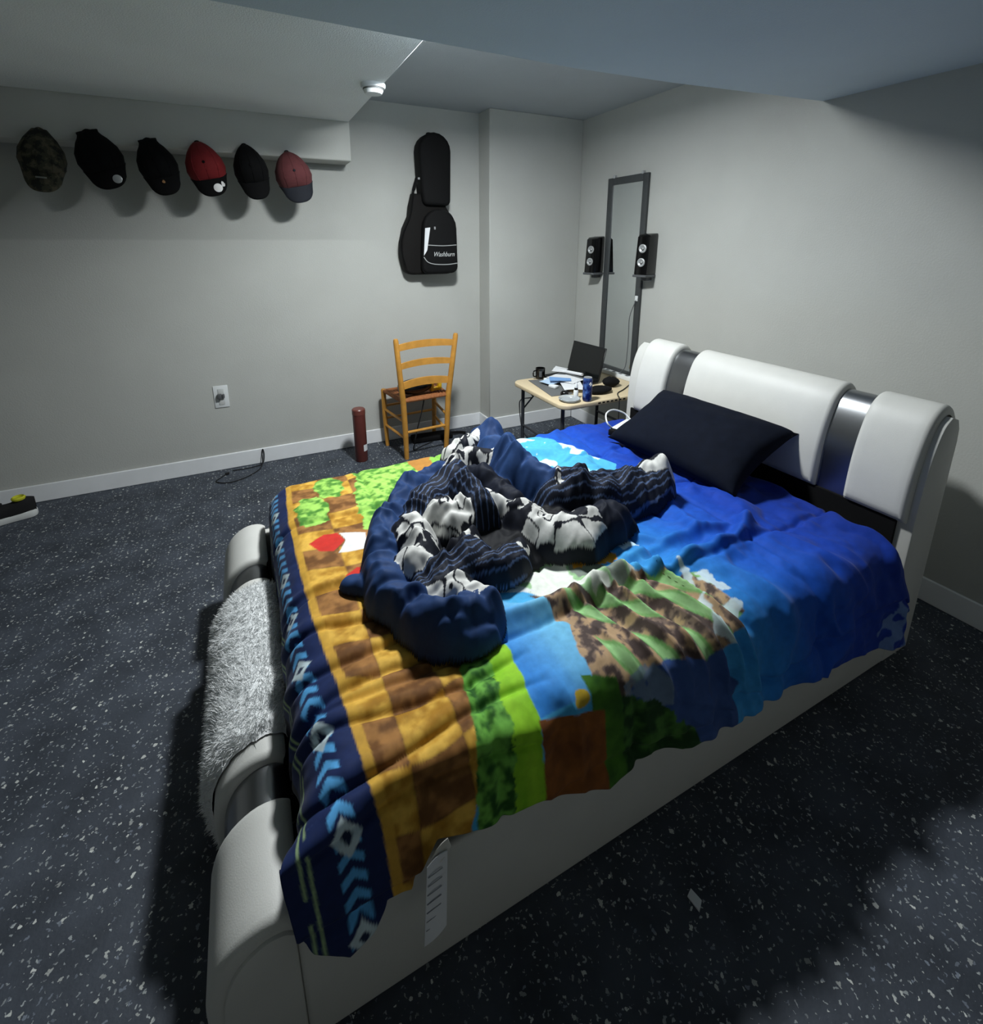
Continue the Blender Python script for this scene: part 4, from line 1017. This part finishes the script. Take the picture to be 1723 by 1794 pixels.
tag(MB().tube(spline([(2.44, 2.60, TZ + .02), (2.36, 2.56, TZ + .006), (2.26, 2.50, TZ + .005), (2.18, 2.46, TZ + .005), (2.13, 2.40, TZ + .005), (2.12, 2.375, TZ - .01), (2.12, 2.37, TZ - .18)], 5), .0035, 6).build('table_cable', M_dark), 'thin black cord running over the front edge of the table', 'cord')
blob('black_backpack', 'slumped black bag on the floor under the table', 'bag', (2.0, 2.70, 0), (.16, .14, .26), M_black, 9)
tag(MB().tube(spline([(1.86, 3.03, TZ - .04), (1.85, 3.05, .50), (1.90, 3.1, .44), (1.86, 3.2, .40), (1.90, 3.3, .30), (1.93, 3.3, .1), (1.98, 3.25, .006)], 5), .005, 6).build('grey_cable', M_grey), 'grey cord hanging under the far side of the table', 'cord')

# ------------------------------------------------------------------ mirror and speakers on the right wall
M_frame = mat('dark_grey_frame', (62, 65, 66), .5, noise=.06, nscale=30)
M_mirror = mat('mirror_glass', (222, 226, 226), .02, metal=1.0)
mr_ = thing('wall_mirror', 'tall narrow mirror in a dark grey frame on the right wall', 'mirror', (2.65, 0, 0))
Y0, Y1, Z0, Z1, fw_ = 2.80, 3.235, .56, 2.075, .052
MB().box(-.024, -.002, Y0, Y0 + fw_, Z0, Z1, .004, 2).build('frame_side', M_frame, mr_)
MB().box(-.024, -.002, Y1 - fw_, Y1, Z0, Z1, .004, 2).build('frame_side', M_frame, mr_)
MB().box(-.024, -.002, Y0 + fw_, Y1 - fw_, Z1 - fw_, Z1, .004, 2).build('frame_top', M_frame, mr_)
MB().box(-.024, -.002, Y0 + fw_, Y1 - fw_, Z0, Z0 + fw_, .004, 2).build('frame_bottom', M_frame, mr_)
MB().box(-.014, -.004, Y0 + fw_ - .005, Y1 - fw_ + .005, Z0 + fw_ - .005, Z1 - fw_ + .005).build('mirror_glass', M_mirror, mr_)
for y in (Y0 + .06, Y1 - .07): MB().box(-.028, -.002, y - .008, y + .008, Z1 - .004, Z1 + .018, .002, 1).build('clip', M_silver, mr_)
MB().box(-.034, -.024, Y0 + .012, Y0 + .04, 1.17, 1.21, .003, 1).build('white_hook', M_white, mr_)
tag(MB().tube(spline([(2.618, 2.825, 1.18), (2.60, 2.86, 1.05), (2.61, 2.87, .90), (2.60, 2.86, .78), (2.58, 2.85, .66), (2.52, 2.84, .625)], 5), .003, 6).build('charger_wire', M_grey), 'thin grey wire hanging down the right side of the mirror', 'cable')
M_cone = mat('silver_cone', (176, 178, 178), .4, metal=.3)
def speaker(label, y, z, rz):
    t = thing('wall_speaker', label, 'speaker', (2.645, y, z), math.radians(rz), 'small speakers beside the mirror')
    P = [(-.125, 0), (-.105, .26), (-.085, .275), (-.01, .285), (0, .27), (0, .0)]
    MB().prism(P, -.052, .052, 'y', .008, 2).build('cabinet', M_gloss, t)
    for zz in (.085, .18):
        x = -.125 + .02 * zz / .26
        c = MB().lathe([(.030, 0), (.030, -.006), (.024, -.008), (.010, -.001), (.006, -.006), (0, -.008)], 20, (x + .002, 0, zz), 'x').build('driver_cone', M_cone, t)
    MB().box(-.135, .0, -.055, .055, -.018, -.001, .003, 1).build('bracket_shelf', M_grey, t)
    MB().box(-.07, .0, -.02, .02, -.045, -.017, .003, 1).build('bracket_arm', M_grey, t)
    return t
speaker('small black speaker with two silver cones left of the mirror', 3.318, 1.36, 14)
speaker('small black speaker with two silver cones right of the mirror', 2.735, 1.375, 14)

# ------------------------------------------------------------------ white handset and adapter on the quilt by the pillow
hs = thing('white_charger', 'white charging pad with looped white cord beside the navy pillow', 'charger', (1.80, 1.965, .60), math.radians(22))
MB().box(-.10, .10, -.035, .035, 0, .022, .008, 3).build('pad', M_white, hs)
MB().tube(spline([(-.095, .02, .02), (-.12, .04, .055), (-.07, .075, .085), (.03, .085, .08), (.10, .055, .05), (.11, .02, .02), (.095, .0, .015)], 5), .0045, 8).build('cord', M_white, hs)
MB().box(-.125, -.085, -.03, .03, -.012, .022, .006, 2).build('black_plug', M_black, hs)
